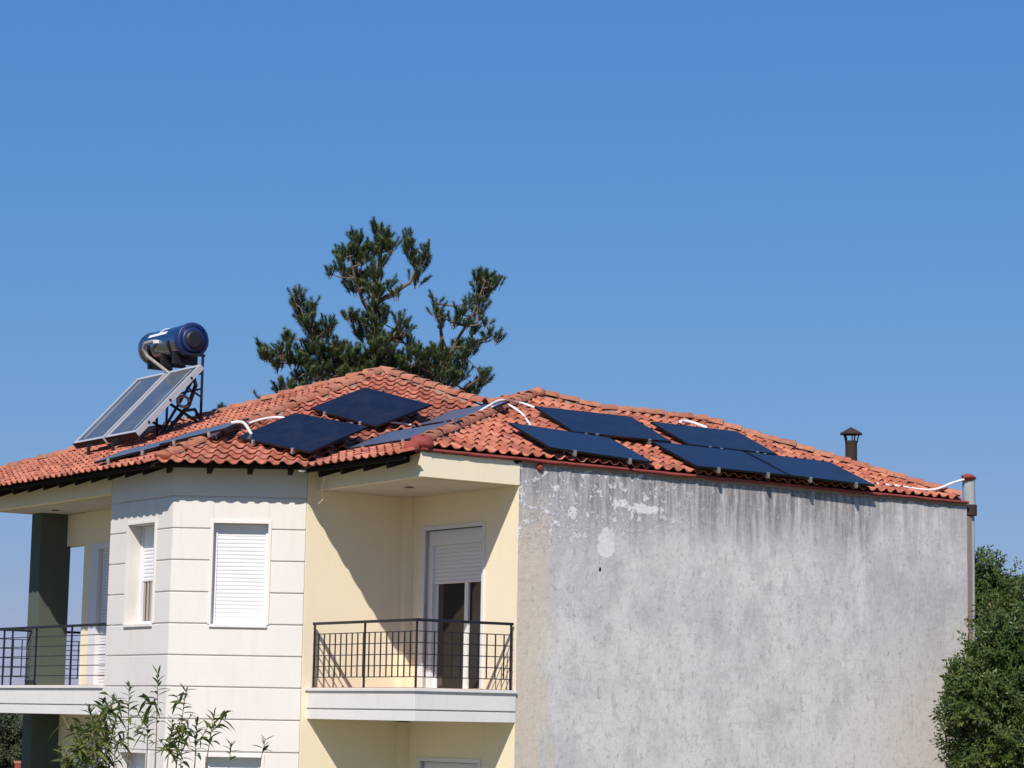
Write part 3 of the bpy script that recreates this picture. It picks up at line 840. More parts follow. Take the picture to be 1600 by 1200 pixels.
# rafter tails and eave battens
def rafters(p, q, upd, zf, step, L_):
    a, b = Vector((*p, 0)), Vector((*q, 0)); d = b - a; n = int(d.length / step); u_ = Vector((*upd, 0)).normalized()
    for i in range(n + 1):
        c = a + d * ((i + .35) / (n + .7)); e = c + u_ * .05; f_ = c + u_ * L_
        MB().bar((e.x, e.y, zf(e.x, e.y) - .115), (f_.x, f_.y, zf(f_.x, f_.y) - .115), .075, .12).build('rafter', M_WOOD, roof)
uB = ZV.cross(Vector((*dB, 0)))
rafters((AB[0], 11.3), (AB[0], AB[1] + .25), (1, 0), zA, .62, .62)
rafters(AB, BC, (uB.x, uB.y), zB, .60, .62)
rafters((BC[0], BC[1] - .15), (-.42, .1), (1, 0), zC, .62, .55)
for a, b, zf, u_ in ((( -2.31, 11.5), AB, zA, (1, 0)), (AB, BC, zB, (uB.x, uB.y)), (BC, (-.42, -.18), zC, (1, 0))):
    u3 = Vector((*u_, 0)) * .03; A3, B3 = Vector((*a, 0)) + u3, Vector((*b, 0)) + u3
    MB().bar((A3.x, A3.y, zf(A3.x, A3.y) - .045), (B3.x, B3.y, zf(B3.x, B3.y) - .045), .04, .055).build('eave_batten', M_WOOD, roof)
# small white slips at the foot of the valley
mb = MB(); b0 = Vector((BC[0], BC[1], 6.70))
mb.face([b0 + Vector((-.09, .02, -.02)), b0 + Vector((.00, -.06, -.03)), b0 + Vector((.02, -.05, -.05)), b0 + Vector((-.07, .03, -.05))])
mb.face([b0 + Vector((.04, -.26, -.02)), b0 + Vector((.10, -.36, -.08)), b0 + Vector((.12, -.34, -.10)), b0 + Vector((.05, -.25, -.05))])
mb.build('valley_white_slips', M_SHUT, roof)

# ------------------------------------------------------------------ solar panels
def solar_panel(P, flip):
    g, l, zf, clr, gg, ll, az, w, h, label = P
    ex, ey, nn = pframe(gg, ll, az); c = W(g, l, zf(g, l) + clr)
    M = Matrix(((ex.x, ey.x, nn.x, c.x), (ex.y, ey.y, nn.y, c.y), (ex.z, ey.z, nn.z, c.z), (0, 0, 0, 1)))
    root = empty('photovoltaic_module', M); tag(root, label, 'solar panel', 'solar panels on the roof')
    hw, hh, th = w / 2, h / 2, .034
    mb = MB(); mb.face([(-hw + .012, -hh + .012, -.001), (hw - .012, -hh + .012, -.001), (hw - .012, hh - .012, -.001), (-hw + .012, hh - .012, -.001)]); mb.build('glass', M_PVD if zf in (zA, zC) else M_PV, root)
    mb = MB()
    mb.box((-hw, -hh, -th), (hw, -hh + .012, .001)); mb.box((-hw, hh - .012, -th), (hw, hh, .001))
    mb.box((-hw, -hh + .012, -th), (-hw + .012, hh - .012, .001)); mb.box((hw - .012, -hh + .012, -th), (hw, hh - .012, .001))
    mb.face([(-hw + .012, hh - .012, -.01), (hw - .012, hh - .012, -.01), (hw - .012, -hh + .012, -.01), (-hw + .012, -hh + .012, -.01)])
    mb.build('frame', M_PFRAME, root)
    for sx in (-.27, .27):
        mb = MB(); mb.box((sx * w - .02, -hh - .05, -th - .045), (sx * w + .02, hh + .03, -th - .002)); mb.build('mounting_rail', M_ALU, root)
        for sy in (-1, 1):
            mb = MB(); y = sy * (hh + .012)
            mb.box((sx * w - .025, y - .018, -th - .001), (sx * w + .025, y + .018, .004)); mb.box((sx * w - .02, y - .012, .004), (sx * w + .02, y + .006, .011))
            mb.build('clamp', M_ALU, root)
            foot = M @ Vector((sx * w, sy * hh * .6, -th - .045)); q = H.inverted() @ foot
            dz = q.z - zf(q.x, q.y)
            if dz > .02:
                mb = MB(); mb.tube([(sx * w, sy * hh * .6, -th - .044), (sx * w, sy * hh * .6, -th - .044 - dz)], .012, 6); mb.build('bracket', M_ALU, root)
    return root
for P in PANELS: solar_panel(P, 0)

# ------------------------------------------------------------------ solar water heater (facing away from the house axis)
hg, hl = -.126, 8.91
ex, ey, nn = pframe(1.04, .03, -1.53)
hc = W(hg, hl, zA(hg, hl) + .74)
HW, HH = 2.24, 1.84
heater = empty('solar_water_heater', Matrix.Translation(W(hg, hl, zA(hg, hl))) @ Matrix.Rotation(TH, 4, 'Z'))
tag(heater, 'solar water heater with blue ended steel tank over two tilted glass collectors', 'water heater')
Hi = heater.matrix_world.inverted()
HM = Hi @ Matrix(((ex.x, ey.x, nn.x, hc.x), (ex.y, ey.y, nn.y, hc.y), (ex.z, ey.z, nn.z, hc.z), (0, 0, 0, 1)))
def hloc(g, l, z): return Hi @ W(g, l, z)
for k, (a, b) in enumerate(((-HW / 2, -.05), (.05, HW / 2))):
    mb = MB(); t_ = .06
    mb.box((a, -HH / 2, -.09), (b, -HH / 2 + t_, .012), 0, HM); mb.box((a, HH / 2 - t_, -.09), (b, HH / 2, .012), 0, HM)
    mb.box((a, -HH / 2 + t_, -.09), (a + t_, HH / 2 - t_, .012), 0, HM); mb.box((b - t_, -HH / 2 + t_, -.09), (b, HH / 2 - t_, .012), 0, HM)
    mb.box((a + t_, -HH / 2 + t_, -.09), (b - t_, HH / 2 - t_, -.08), 0, HM)
    cf = mb.build('collector', M_CFRAME, heater)
    MB().face([HM @ Vector(q) for q in ((a + t_, -HH / 2 + t_, .002), (b - t_, -HH / 2 + t_, .002), (b - t_, HH / 2 - t_, .002), (a + t_, HH / 2 - t_, .002))]).build('glass', M_COLL, cf)
    mb = MB(); mb.box((a - .005, -HH / 2 - .012, -.11), (b + .005, -HH / 2 - .001, .015), 0, HM); mb.build('lower_edge', M_RUST, cf)
    xm = a + (b - a) * (.24 if k == 0 else .8)
    mb = MB(); mb.box((xm - .012, -HH / 2 + t_ + .05, .003), (xm + .012, HH / 2 - t_ - .05, .006), 0, HM); mb.build('glazing_strip', M_CFRAME, cf)
    for yy in (-.6, 0, .6):
        MB().box((b - .006, yy - .02, -.06), (b + .012, yy + .02, -.02), 0, HM).build('bolt', M_BLACKP, cf)
# tank: axis along L
tz, tg = 9.585, .80
l0, l1, tr = 8.60, 10.16, .305
ax = [hloc(tg, l, tz) for l in (l0 + .02, l1)]
mb = MB(); mb.tube(ax, tr, 40); tank = mb.build('tank', M_STEEL, heater)
d = (ax[0] - ax[1]).normalized()
mb = MB(); mb.tube([ax[0] - d * .14, ax[0] - d * .02, ax[0] + d * .015, ax[0] + d * .03, ax[0] + d * .03, ax[0] + d * .012, ax[0] + d * .012, ax[0] + d * .04, ax[0] + d * .045], [tr + .004, tr + .014, tr + .014, tr - .005, tr - .04, tr - .05, tr - .07, tr - .085, tr - .13], 40); mb.build('end_cap', M_BLUE, tank)
mb = MB(); mb.tube([ax[0] + d * .03, ax[0] + d * .078, ax[0] + d * .084], [tr * .56, tr * .52, tr * .40], 28); mb.build('cap_centre', M_BLACKP, tank)
mb = MB(); mb.tube([ax[1] - d * .03, ax[1] + d * .06], [tr - .03, tr + .010], 40); mb.tube([ax[1] + d * .06, ax[1] + d * .10], tr + .010, 40); mb.build('end_cap', M_STEEL, tank)
# straps, label strip
def ring_pt(l, a, r_): return hloc(tg + r_ * math.cos(a), l, tz + r_ * math.sin(a))
for l_ in (9.0, 9.75):
    mb = MB(); mb.tube([ring_pt(l_, R(a), tr + .012) for a in range(180, 361, 15)], .022, 6); mb.build('cradle_strap', M_BLACKP, tank)
mb = MB(); mb.grid([[ring_pt(l_, R(a), tr + .003) for a in (139, 145, 151)] for l_ in (9.15, 9.85)], 0, True); mb.build('label_strip', M_SHUT, tank)
mb = MB(); mb.tube([ring_pt(9.45, R(a), tr + .006) for a in range(95, 150, 8)], .008, 6); mb.build('cable', M_CONDUIT, tank)
for l_ in (8.85, 9.3, 9.8):
    mb = MB(); A_, B_ = hloc(tg - .24, l_, tz - .42), hloc(tg + .24, l_ + .09, tz - .20); mb.box((min(A_.x, B_.x), min(A_.y, B_.y), A_.z), (max(A_.x, B_.x), max(A_.y, B_.y), B_.z)); mb.build('cradle', M_BLACKP, heater)
# pipes
topc = HM @ Vector((-.02, HH / 2, -.03))
mb = MB(); p0 = ring_pt(9.62, R(172), tr); mb.tube([ring_pt(9.45, R(172), tr - .02), ring_pt(9.50, R(174), tr + .06), ring_pt(9.66, R(178), tr + .12), ring_pt(9.74, R(192), tr + .12), ring_pt(9.70, R(212), tr + .10), topc + Vector((-.05, .05, .05)), topc], .034, 8); mb.build('pipe', M_PIPE, heater)
mb = MB(); mb.box((-.05, -.05, -.03), (.05, .05, .03), 0, Matrix.Translation(ring_pt(9.40, R(176), tr + .01))); mb.build('valve', M_PVC, heater)
# stand: four uprights, braces
def stand(a, b, w=.036): MB().bar(a, b, w).build('strut', M_BLACKP, heater)
def roofp(g, l): return hloc(g, l, zA(g, l) + .03)
for l_ in (8.55, 9.85):
    stand(roofp(.98, l_), hloc(.98, l_, tz - .25)); 
    stand(roofp(.12, l_), HM @ Vector(((9.0 - l_), .10, -.09)))
    stand(hloc(.55, l_, tz - .28), hloc(1.02, l_, tz - .28))
    stand(roofp(.15, l_), hloc(.97, l_, 9.15), .04)
    stand(roofp(.98, l_), HM @ Vector((8.95 - l_, .25, -.10)), .04)
stand(hloc(.98, 8.55, 8.55), hloc(.98, 9.85, 9.1), .03); stand(hloc(.98, 8.55, 8.7), hloc(.98, 9.85, 8.7), .03)
for l_ in (8.4, 9.35):
    a = roofp(-.82, l_); b = HM @ Vector(((8.91 - l_), -HH / 2 + .14, -.09))
    stand(a, a + Vector((0, 0, .24)), .045); stand(a + Vector((0, 0, .22)), b, .04)
    if l_ > 9: lump(a + Vector((0, 0, .0)), .08, 'foot_pad', M_MORTAR, 4, heater)
MB().bar(HM @ Vector((-HW / 2, -HH / 2 + .1, -.11)), HM @ Vector((HW / 2, -HH / 2 + .1, -.11)), .04).build('strut', M_BLACKP, heater)
MB().bar(HM @ Vector((-HW / 2, HH / 2 - .1, -.11)), HM @ Vector((HW / 2, HH / 2 - .1, -.11)), .04).build('strut', M_BLACKP, heater)
# lagged pipe sagging from the collector to the roof
pts = [HM @ Vector((.95, .72, -.14)), hloc(.72, 8.3, 8.72), hloc(.62, 8.35, 8.35), hloc(.50, 8.45, 8.15), hloc(.32, 8.35, 7.98), hloc(.1, 8.2, zA(.1, 0) + .06), hloc(-.02, 8.1, zA(-.02, 0) + .02)]
mb = MB(); mb.tube(pts, .038, 8); mb.build('pipe', M_BLACKP, heater)
mb = MB(); mb.tube([*[hloc(.48 + .12 * math.cos(a * .7), 8.3, 8.40 + .10 * math.sin(a * .7)) for a in range(9)]], .03, 8); mb.build('pipe', M_PIPE, heater)
mb = MB(); mb.tube([hloc(.55, 8.4, 8.25), hloc(.8, 8.45, 8.3), hloc(.95, 8.5, 8.12), hloc(1.0, 8.5, 8.02)], .03, 8); mb.build('pipe', M_BLACKP, heater)

# ------------------------------------------------------------------ flue and vent pipe
def at_house(g, l, z): return H @ Vector((g, l, z))
fl_ = empty('flue_pipe', Matrix.Translation(at_house(11.0, 2.0, 7.0)) @ Matrix.Rotation(TH, 4, 'Z'))
tag(fl_, 'dark rusty metal flue pipe with conical rain cap behind the roof hip', 'flue')
base = at_house(11.0, 2.0, 7.0)
tp, bt = at(1330, 668, base.y), at(1330.5, 730, base.y)
fx = (at(1330, 700, base.y) - base); fl_.location = Vector((at(1330, 700, base.y).x, base.y, 7.0)) ; b0 = fl_.location
hz = lambda py: at(1330, py, base.y).z - 7.0
mb = MB(); mb.tube([(0, 0, -.3), (0, 0, hz(689))], .108, 24); mb.tube([(0, 0, hz(694)), (0, 0, hz(692))], .112, 24); mb.build('pipe', M_RUST, fl_)
for k in range(5):
    a = 2 * math.pi * k / 5 + .3
    MB().bar((.108 * math.cos(a), .108 * math.sin(a), hz(692)), (.145 * math.cos(a), .145 * math.sin(a), hz(677)), .02).build('cap_leg', M_RUST, fl_)
mb = MB(); mb.tube([(0, 0, hz(679)), (0, 0, hz(677)), (0, 0, hz(669)), (0, 0, hz(667.5))], [.205, .20, .04, .01], 24); mb.build('rain_cap', M_RUST, fl_)

vp = empty('vent_pipe', Matrix.Translation(at_house(11.91, .10, GROUND)) @ Matrix.Rotation(TH, 4, 'Z'))
tag(vp, 'grey sheet metal vent pipe with red capped top at the far wall corner', 'vent pipe')
o_ = -GROUND
mb = MB(); mb.tube([(0, 0, 6.80 + o_), (-.012, 0, 7.30 + o_)], .112, 24); mb.build('sheet_pipe', M_GALV, vp)
mb = MB(); mb.tube([(0, 0, 6.62 + o_), (0, 0, 6.81 + o_)], .135, 20); mb.build('rust_collar', M_RUST, vp)
lump((-.07, -.05, 7.30 + o_), .12, 'red_cap', M_REDP, 21, vp, (1.1, 1, .5))
mb = MB(); mb.box((-.165, -.08, 0), (-.02, .14, 6.60 + o_)); mb.build('cement_casing', M_MORTAR, vp)
mb = MB(); mb.tube([(.045, .0, 0.0), (.045, 0, 6.62 + o_)], .06, 14); mb.build('downpipe', M_GALV, vp)

# ------------------------------------------------------------------ white conduits
def conduit(pts, label, r=.021):
    P = [Vector(p) for p in pts]
    # Catmull-Rom through the points
    out = []
    for i in range(len(P) - 1):
        a, b, c, d = P[max(i - 1, 0)], P[i], P[i + 1], P[min(i + 2, len(P) - 1)]
        for k in range(8):
            s = k / 8
            out.append(.5 * ((2 * b) + (c - a) * s + (2 * a - 5 * b + 4 * c - d) * s * s + (3 * b - a - 3 * c + d) * s ** 3))
    out.append(P[-1])
    c0 = out[0].copy()
    mb = MB(); mb.tube([p - c0 for p in out], r, 8); o = mb.build('conduit', M_CONDUIT, None, c0)
    tag(o, label, 'conduit', 'white conduits between the panels')
conduit([W(9.12, .25, zD(0, .25) + .16), W(9.6, .30, zD(0, .3) + .06), W(10.3, .22, zD(0, .22) + .07), W(11.0, .15, 7.02), W(11.5, .10, 7.18), W(11.80, .06, 7.27)], 'long white conduit sagging from the last panel to the red capped vent pipe')
conduit([W(2.10, 1.68, zC(2.10, 0) + .12), W(2.70, 2.08, zD(0, 2.08) + .13), W(3.30, 2.50, zD(0, 2.5) + .15), W(3.85, 2.62, zD(0, 2.62) + .10), W(4.02, 2.28, zD(0, 2.28) + .10)], 'white conduit arching over the hip to the upper right panel')
conduit([W(2.75, 2.02, zD(0, 2.02) + .14), W(3.25, 2.36, zD(0, 2.36) + .14), W(3.42, 2.12, zD(0, 2.12) + .08), W(3.12, 1.45, zD(0, 1.45) + .08)], 'white conduit dropping from the hip to the lowest right panel')
conduit([W(-.42, 4.72, zB(-.42, 4.72) + .03), W(-.12, 4.80, zB(-.12, 4.80) + .09), W(.28, 4.82, zB(.28, 4.82) + .10), W(.52, 4.68, zB(.52, 4.68) + .08)], 'short white conduit curving behind the panel over the bay')
conduit([W(-.80, 4.28, zA(-.80, 0) + .20), W(-.62, 4.20, zA(-.62, 0) + .14), W(-.52, 4.08, zB(-.52, 4.08) + .12), W(-.50, 3.98, zB(-.50, 3.98) + .12)], 'tiny white conduit crossing the left hip between two panels', .026)
conduit([W(1.68, 3.50, zB(1.68, 3.5) + .14), W(1.95, 3.45, zB(1.95, 3.45) + .07), W(2.15, 3.35, zC(2.15, 0) + .12)], 'short straight white conduit in the valley between the panels')
conduit([W(7.12, 2.42, zD(0, 2.42) + .16), W(7.30, 2.58, zD(0, 2.58) + .13), W(7.5, 2.56, zD(0, 2.56) + .13), W(7.68, 2.36, zD(0, 2.36) + .12)], 'small white conduit loop under the long ridge', .028)

# ------------------------------------------------------------------ trees
rnd = random.Random(21)
def rv3(): 
    while True:
        v_ = Vector((rnd.uniform(-1, 1), rnd.uniform(-1, 1), rnd.uniform(-1, 1)))
        if v_.length <= 1: return v_
def shoot(mb, tw, p, d, L_, n, nl, wd):
    d = d.normalized(); s_ = d.orthogonal().normalized(); u_ = d.cross(s_)
    tw.tube([p - d * L_ * .3, p + d * L_ * .5, p + d * L_], [.010, .007, .003], 4, caps=False)
    for i in range(n):
        f_ = rnd.random() ** .8; a = rnd.uniform(0, 2 * math.pi); o = s_ * math.cos(a) + u_ * math.sin(a)
        q = p + d * (L_ * f_); e = q + (o * rnd.uniform(.55, .95) + d * rnd.uniform(.55, .95)).normalized() * nl * rnd.uniform(.75, 1.15) * (1 - .25 * f_)
        sd = d.cross(o).normalized() * wd
        mb.face([q - sd, q + sd, e + sd * .25])
def pine(name, label, Y, base_x, trunk, blobs, ssc=1., forks=(), front=()):
    sc = Y / F_PX                                     # metres per photograph pixel at this depth
    tp = [at(x, y, Y) for x, y in trunk]
    b0 = Vector((at(base_x, 900, Y).x, Y, GROUND))
    root = empty(name, Matrix.Translation(b0)); tag(root, label, 'tree')
    path = [b0, b0.lerp(tp[0], .5) + Vector((.15, 0, 0))] + tp
    n = len(path)
    mb = MB(); mb.tube([p - b0 for p in path], [.20 - .19 * i / (n - 1) for i in range(n)], 10); mb.build('trunk', M_BARK, root)
    nodes = list(tp)
    nd, tw = MB(), MB()
    for k, fk in enumerate(forks):
        dz = (-1) ** k * .5
        P = [at(x, y, Y + dz * i / max(1, len(fk) - 1)) for i, (x, y) in enumerate(fk)]
        tw.tube([p - b0 + Vector((rnd.uniform(-.03, .03), 0, 0)) for p in P], [.065 - .05 * i / (len(P) - 1) for i in range(len(P))], 6); nodes += P
        for i in range(len(P) - 1): nodes.append(P[i].lerp(P[i + 1], .5))
    for bi, (bx, by, rx, ry) in enumerate(list(blobs) + list(front)):
        dy = rnd.uniform(-1, 1) * 1.0 * min(1.0, (by - 330) / 200)
        if bi >= len(blobs): dy = -rnd.uniform(.35, .8)
        c = at(bx, by, Y + dy)
        R3 = Vector((rx * sc, max(rx, ry) * sc * 1.1, ry * sc))
        a = min(nodes, key=lambda q: (c - q).length + (1.5 * (q.z - c.z + .1) if q.z > c.z - .1 else 0))
        if (c - a).length > .2:
            mid = a.lerp(c, .5) + Vector((rnd.uniform(-.1, .1), rnd.uniform(-.1, .1), -.10 * (c - a).length))
            tw.tube([a - b0, mid - b0, c - b0 + Vector((0, 0, -R3.z * .5))], [.024, .018, .010], 5)
        ns = max(4, int(rx * ry / (7.0 if by < 520 else 6.0) * ssc))
        for i in range(ns):
            r_ = rv3(); p = c + Vector((r_.x * R3.x, r_.y * R3.y, r_.z * R3.z - .12))
            d = Vector((r_.x * .7 + (c.x - tp[-1].x) * .10, r_.y * .7, 1.0)) + rv3() * .4
            L_ = rnd.uniform(.15, .31)
            shoot(nd, tw, p - b0, d, L_, 78, .15, .0078)
            if i % 3 == 0:
                tw.tube([c - b0 + Vector((0, 0, -R3.z * .4)), p - b0], [.010, .006], 4, caps=False)
    nd.build('crown', M_NEEDLE, root); tw.build('branches', M_BARK, root)
    return root
BLF = [(588, 455, 10, 10), (584, 480, 10, 9), (586, 505, 11, 10), (590, 528, 13, 10), (584, 548, 14, 10), (592, 566, 15, 10), (586, 585, 18, 9), (600, 552, 10, 9), (575, 572, 12, 9), (593, 408, 8, 9), (590, 432, 8, 8), (620, 575, 16, 10), (550, 585, 18, 10), (500, 580, 16, 9)]     # in front of the trunk
BL = [(595,362,10,16),(590,385,9,12),(603,375,7,14),(557,376,10,16),(548,392,10,15),(533,400,8,15),(572,392,12,12),(612,386,7,13),(560,405,12,10),
 (637,378,6,15),(642,392,8,12),(655,412,12,12),(668,396,6,13),(650,435,14,7),(620,457,9,5),(540,420,10,10),(553,432,16,12),(575,425,12,8),(516,425,6,6),(560,448,20,8),(583,452,14,8),(605,440,8,5),
 (464,465,8,14),(472,485,12,14),(482,505,13,13),(500,522,16,12),(515,505,9,9),(490,478,6,9),(548,490,9,9),(562,502,13,12),(575,520,17,14),(600,485,10,8),(596,500,8,8),(625,500,10,8),(632,512,9,6),(615,525,12,10),(600,540,14,10),(640,535,9,7),
 (412,540,5,12),(418,556,9,10),(430,566,11,9),(445,545,10,10),(455,525,9,9),(460,560,14,9),(478,545,14,12),(490,565,18,10),(505,548,16,12),(525,545,18,12),(530,570,24,12),(555,555,20,14),(565,580,24,10),(595,570,22,14),(620,560,16,12),(645,555,12,8),(480,590,18,9),(520,593,24,9),(560,598,24,8),(610,592,24,9),
 (655,550,8,9),(668,560,15,12),(685,548,12,11),(700,560,13,12),(680,580,20,13),(705,585,18,12),(650,580,18,13),(640,600,24,9),(690,604,22,10),(720,575,10,9),(728,555,9,8),(712,540,9,9),
 (745,435,8,14),(757,430,9,12),(764,445,11,10),(778,440,6,7),(748,458,11,10),(735,470,10,8),(750,475,9,7),(720,488,10,7),(708,498,8,7),(683,470,4,10),(683,486,7,9),(690,500,9,6),(725,502,8,6),(748,490,8,7),(758,500,7,5),(765,522,9,5),(775,526,6,5),(735,515,8,6),(733,545,8,8),(742,535,6,6),
 (745,598,9,9),(757,585,7,11),(735,610,11,7),(450,600,8,9),(438,606,7,6),(409,620,3,7),(470,606,12,6)]
pine('pine_tree', 'tall pine tree with upright needle shoots rising behind the highest roof peak', 56.0, 600,
     [(592, 700), (590, 640), (589, 590), (587, 550), (585, 510), (584, 470), (590, 430), (596, 395), (596, 365)], BL, 1.0,
     forks=[[(586, 476), (612, 458), (640, 442), (652, 415), (660, 398)], [(640, 660), (668, 615), (700, 560), (718, 525), (738, 495), (752, 462), (758, 440)], [(700, 560), (692, 530), (686, 500), (684, 475)],
            [(589, 610), (545, 570), (505, 545), (480, 515), (468, 480)], [(545, 585), (490, 572), (445, 562), (420, 552)], [(586, 500), (565, 470), (555, 435), (548, 400)], [(718, 560), (745, 535), (768, 524)], [(690, 620), (725, 608), (752, 590)], [(590, 560), (612, 530), (630, 505)]], front=BLF)
pine('pine_tree', 'small dark treetop tip just showing over the left roof hip', 58.0, 347, [(347, 720), (347, 690), (346, 665), (346, 645)], [(343, 640, 3, 8), (352, 645, 3, 6), (347, 660, 8, 8)], 1.6)

def leaf_cloud(name, label, base, ells, n_tw, leaf, mt, cat='tree', per=9, trunkr=.12, group=None, shell=.62, lw=.42):
    b0 = Vector(base); root = empty(name, Matrix.Translation(b0)); tag(root, label, cat, group)
    lv, tw = MB(), MB()
    vol = [e[1].x * e[1].y * e[1].z for e in ells]; tot = sum(v_ ** .75 for v_ in vol)
    tops = sum((e[0] for e in ells), Vector()) / len(ells)
    tw.tube([Vector((0, 0, 0)), (tops - b0) * .45 + Vector((.1, 0, 0)), (tops - b0) * .9], [trunkr, trunkr * .8, trunkr * .4], 8)
    tw.build('trunk', M_BARK, root)
    tw = MB()
    for (c, r_), v_ in zip(ells, vol):
        tw.tube([(tops - b0) * .45, (tops - b0).lerp(c - b0, .6), c - b0], [trunkr * .5, trunkr * .35, trunkr * .15], 6)
        for i in range(int(n_tw * v_ ** .75 / tot)):
            u_ = rv3(); u_.normalize(); rr = (shell + (1 - shell) * rnd.random()) * (1 + .22 * noise.noise(u_ * 2.3 + c))
            p = c + Vector((u_.x * r_.x, u_.y * r_.y, u_.z * r_.z)) * rr
            if noise.noise(p * 1.7) < -.10: p = c + (p - c) * .60
            elif noise.noise(p * 3.1 + Vector((5, 0, 0))) > .22: p = c + (p - c) * 1.14
            d = (u_ + Vector((0, 0, .35)) + rv3() * .6).normalized(); s_ = d.orthogonal().normalized(); w_ = d.cross(s_)
            Lt = leaf * rnd.uniform(1.6, 2.6)
            for k in range(per):
                f_ = k / per; a = k * 2.4 + rnd.uniform(-.4, .4); o = s_ * math.cos(a) + w_ * math.sin(a)
                q = p + d * Lt * f_ - b0; ld = (o * .9 + d * .55 + rv3() * .25).normalized(); L_ = leaf * rnd.uniform(.7, 1.15)
                sd = ld.cross(d + rv3() * .35).normalized() * L_ * lw * .5; nrm = sd.cross(ld).normalized() * L_ * .10
                lv.face([q, q + ld * L_ * .5 + sd - nrm, q + ld * L_ * 1.0, q + ld * L_ * .5 - sd - nrm])
    lv.build('crown', mt, root); tw.build('branches', M_BARK, root)
    return root
def E(x, y, Y, rx, ry, rd=None):
    s_ = Y / F_PX; return (at(x, y, Y), Vector((rx * s_, (rd or (rx + ry) / 2) * s_, ry * s_)))
leaf_cloud('leafy_tree', 'dense green broadleaf tree growing up over the far end of the grey wall', (9.35, 40.6, GROUND),
    [E(1562, 1025, 40.3, 48, 62, 60), E(1540, 1100, 39.9, 54, 66, 62), E(1590, 1060, 40.6, 75, 110, 90), E(1640, 1000, 41.5, 90, 100, 100), E(1545, 1180, 40.0, 62, 70, 80),
     E(1610, 1200, 40.5, 100, 110, 110), E(1545, 935, 43.0, 50, 58, 60), E(1580, 965, 43.2, 60, 55, 70), E(1640, 960, 43.5, 70, 60, 80), E(1535, 895, 43.2, 26, 30, 40), E(1502, 1062, 39.9, 24, 42, 38), E(1496, 1108, 39.8, 20, 36, 36)],
    9000, .105, M_LEAF)
leaf_cloud('leafy_tree', 'dull green tree filling the gap left of the lower green pillar', (at(5, 1200, 62).x, 62.0, GROUND),
    [E(10, 1165, 62, 55, 60, 60), E(-40, 1150, 63, 70, 65, 70), E(45, 1195, 62, 40, 55, 50), E(-10, 1220, 62, 80, 50, 60)], 1700, .16, M_LEAF2)

# shrub close to the camera: whippy stems with lance leaves
SY = 16.0
sb = Vector((at(235, 1200, SY).x, SY, GROUND))
shrub = empty('leafy_shrub', Matrix.Translation(sb)); tag(shrub, 'tall young shrub with long narrow leaves standing in front of the white bay', 'shrub')
def catmull(P, k=6):
    out = []
    for i in range(len(P) - 1):
        a, b, c, d = P[max(i - 1, 0)], P[i], P[i + 1], P[min(i + 2, len(P) - 1)]
        for j in range(k):
            q = j / k; out.append(.5 * ((2 * b) + (c - a) * q + (2 * a - 5 * b + 4 * c - d) * q * q + (3 * b - a - 3 * c + d) * q ** 3))
    return out + [P[-1]]
LEAVES = []
def lance_leaf(q, ld, side, L_, droop, wd):
    lf = MB(); row = []
    for f_, wv in ((0, .12), (.2, .75), (.45, 1), (.75, .6), (1, .04)):
        c = q + ld * (L_ * f_) + Vector((0, 0, -droop * L_ * f_ * f_)); up2 = side.cross(ld).normalized() * wd * wv * .4
        row.append([c - side * wd * wv + up2, c, c + side * wd * wv + up2])
    lf.grid(row, 0, True); LEAVES.append((lf, q + sb, L_))
def dress(pts, n_leaf, start, Ls):
    n = len(pts); a = rnd.uniform(0, 6)
    for i in range(n_leaf):
        f_ = start + (1 - start) * ((i + rnd.uniform(-.4, .4)) / n_leaf)
        f_ = max(start, min(.999, f_)); x = f_ * (n - 1); k = min(int(x), n - 2); q = pts[k].lerp(pts[k + 1], x - k); d = (pts[k + 1] - pts[k]).normalized()
        a += 2.4 + rnd.uniform(-.5, .5); s_ = d.orthogonal().normalized(); w_ = d.cross(s_); o = s_ * math.cos(a) + w_ * math.sin(a)
        young = max(0, (f_ - .85) / .15)
        L_ = Ls * rnd.uniform(.6, 1.25) * (1 - .45 * young)
        ld = (o * (1 - .45 * young) + d * rnd.uniform(.2, .8) + rv3() * .25).normalized()
        side = (ld.cross(d) + rv3() * .5).normalized(); side = (side - ld * side.dot(ld)).normalized()
        lance_leaf(q, ld, side, L_, rnd.uniform(.1, .75) * (1 - young), L_ * rnd.uniform(.10, .145))
def stem(tip, foot, dyt, leaves, reach, twigs):
    T = at(*tip, SY + dyt) - sb; Fb = Vector((at(foot, 1200, SY).x - sb.x, rnd.uniform(-.15, .15), 0))
    lean = Vector((rnd.uniform(-.07, .07), rnd.uniform(-.1, .1), 0))
    pts = catmull([Fb, Fb.lerp(T, .45) + lean, Fb.lerp(T, .8) - lean * .3, T]); n = len(pts)
    MB().tube(pts, [.013 - .0112 * i / (n - 1) for i in range(n)], 6).build('stem', M_TWIG, shrub)
    tot = (T - Fb).length; st = 1 - min(.9, reach / tot)
    dress(pts, int(leaves * 1.25), st, .115)
    for _ in range(twigs):
        f_ = rnd.uniform(st + .02, .93); x = f_ * (n - 1); k = int(x); q = pts[k].lerp(pts[k + 1], x - k)
        e = q + Vector((rnd.choice((-1, 1)) * rnd.uniform(.05, .15), rnd.uniform(-.15, .15), rnd.uniform(.04, .16)))
        tp_ = catmull([q, q.lerp(e, .5) + Vector((0, 0, -.02)), e], 4)
        MB().tube(tp_, [.006 - .0042 * i / (len(tp_) - 1) for i in range(len(tp_))], 5).build('stem', M_TWIG, shrub)
        dress(tp_, rnd.randint(7, 10), .2, .105)
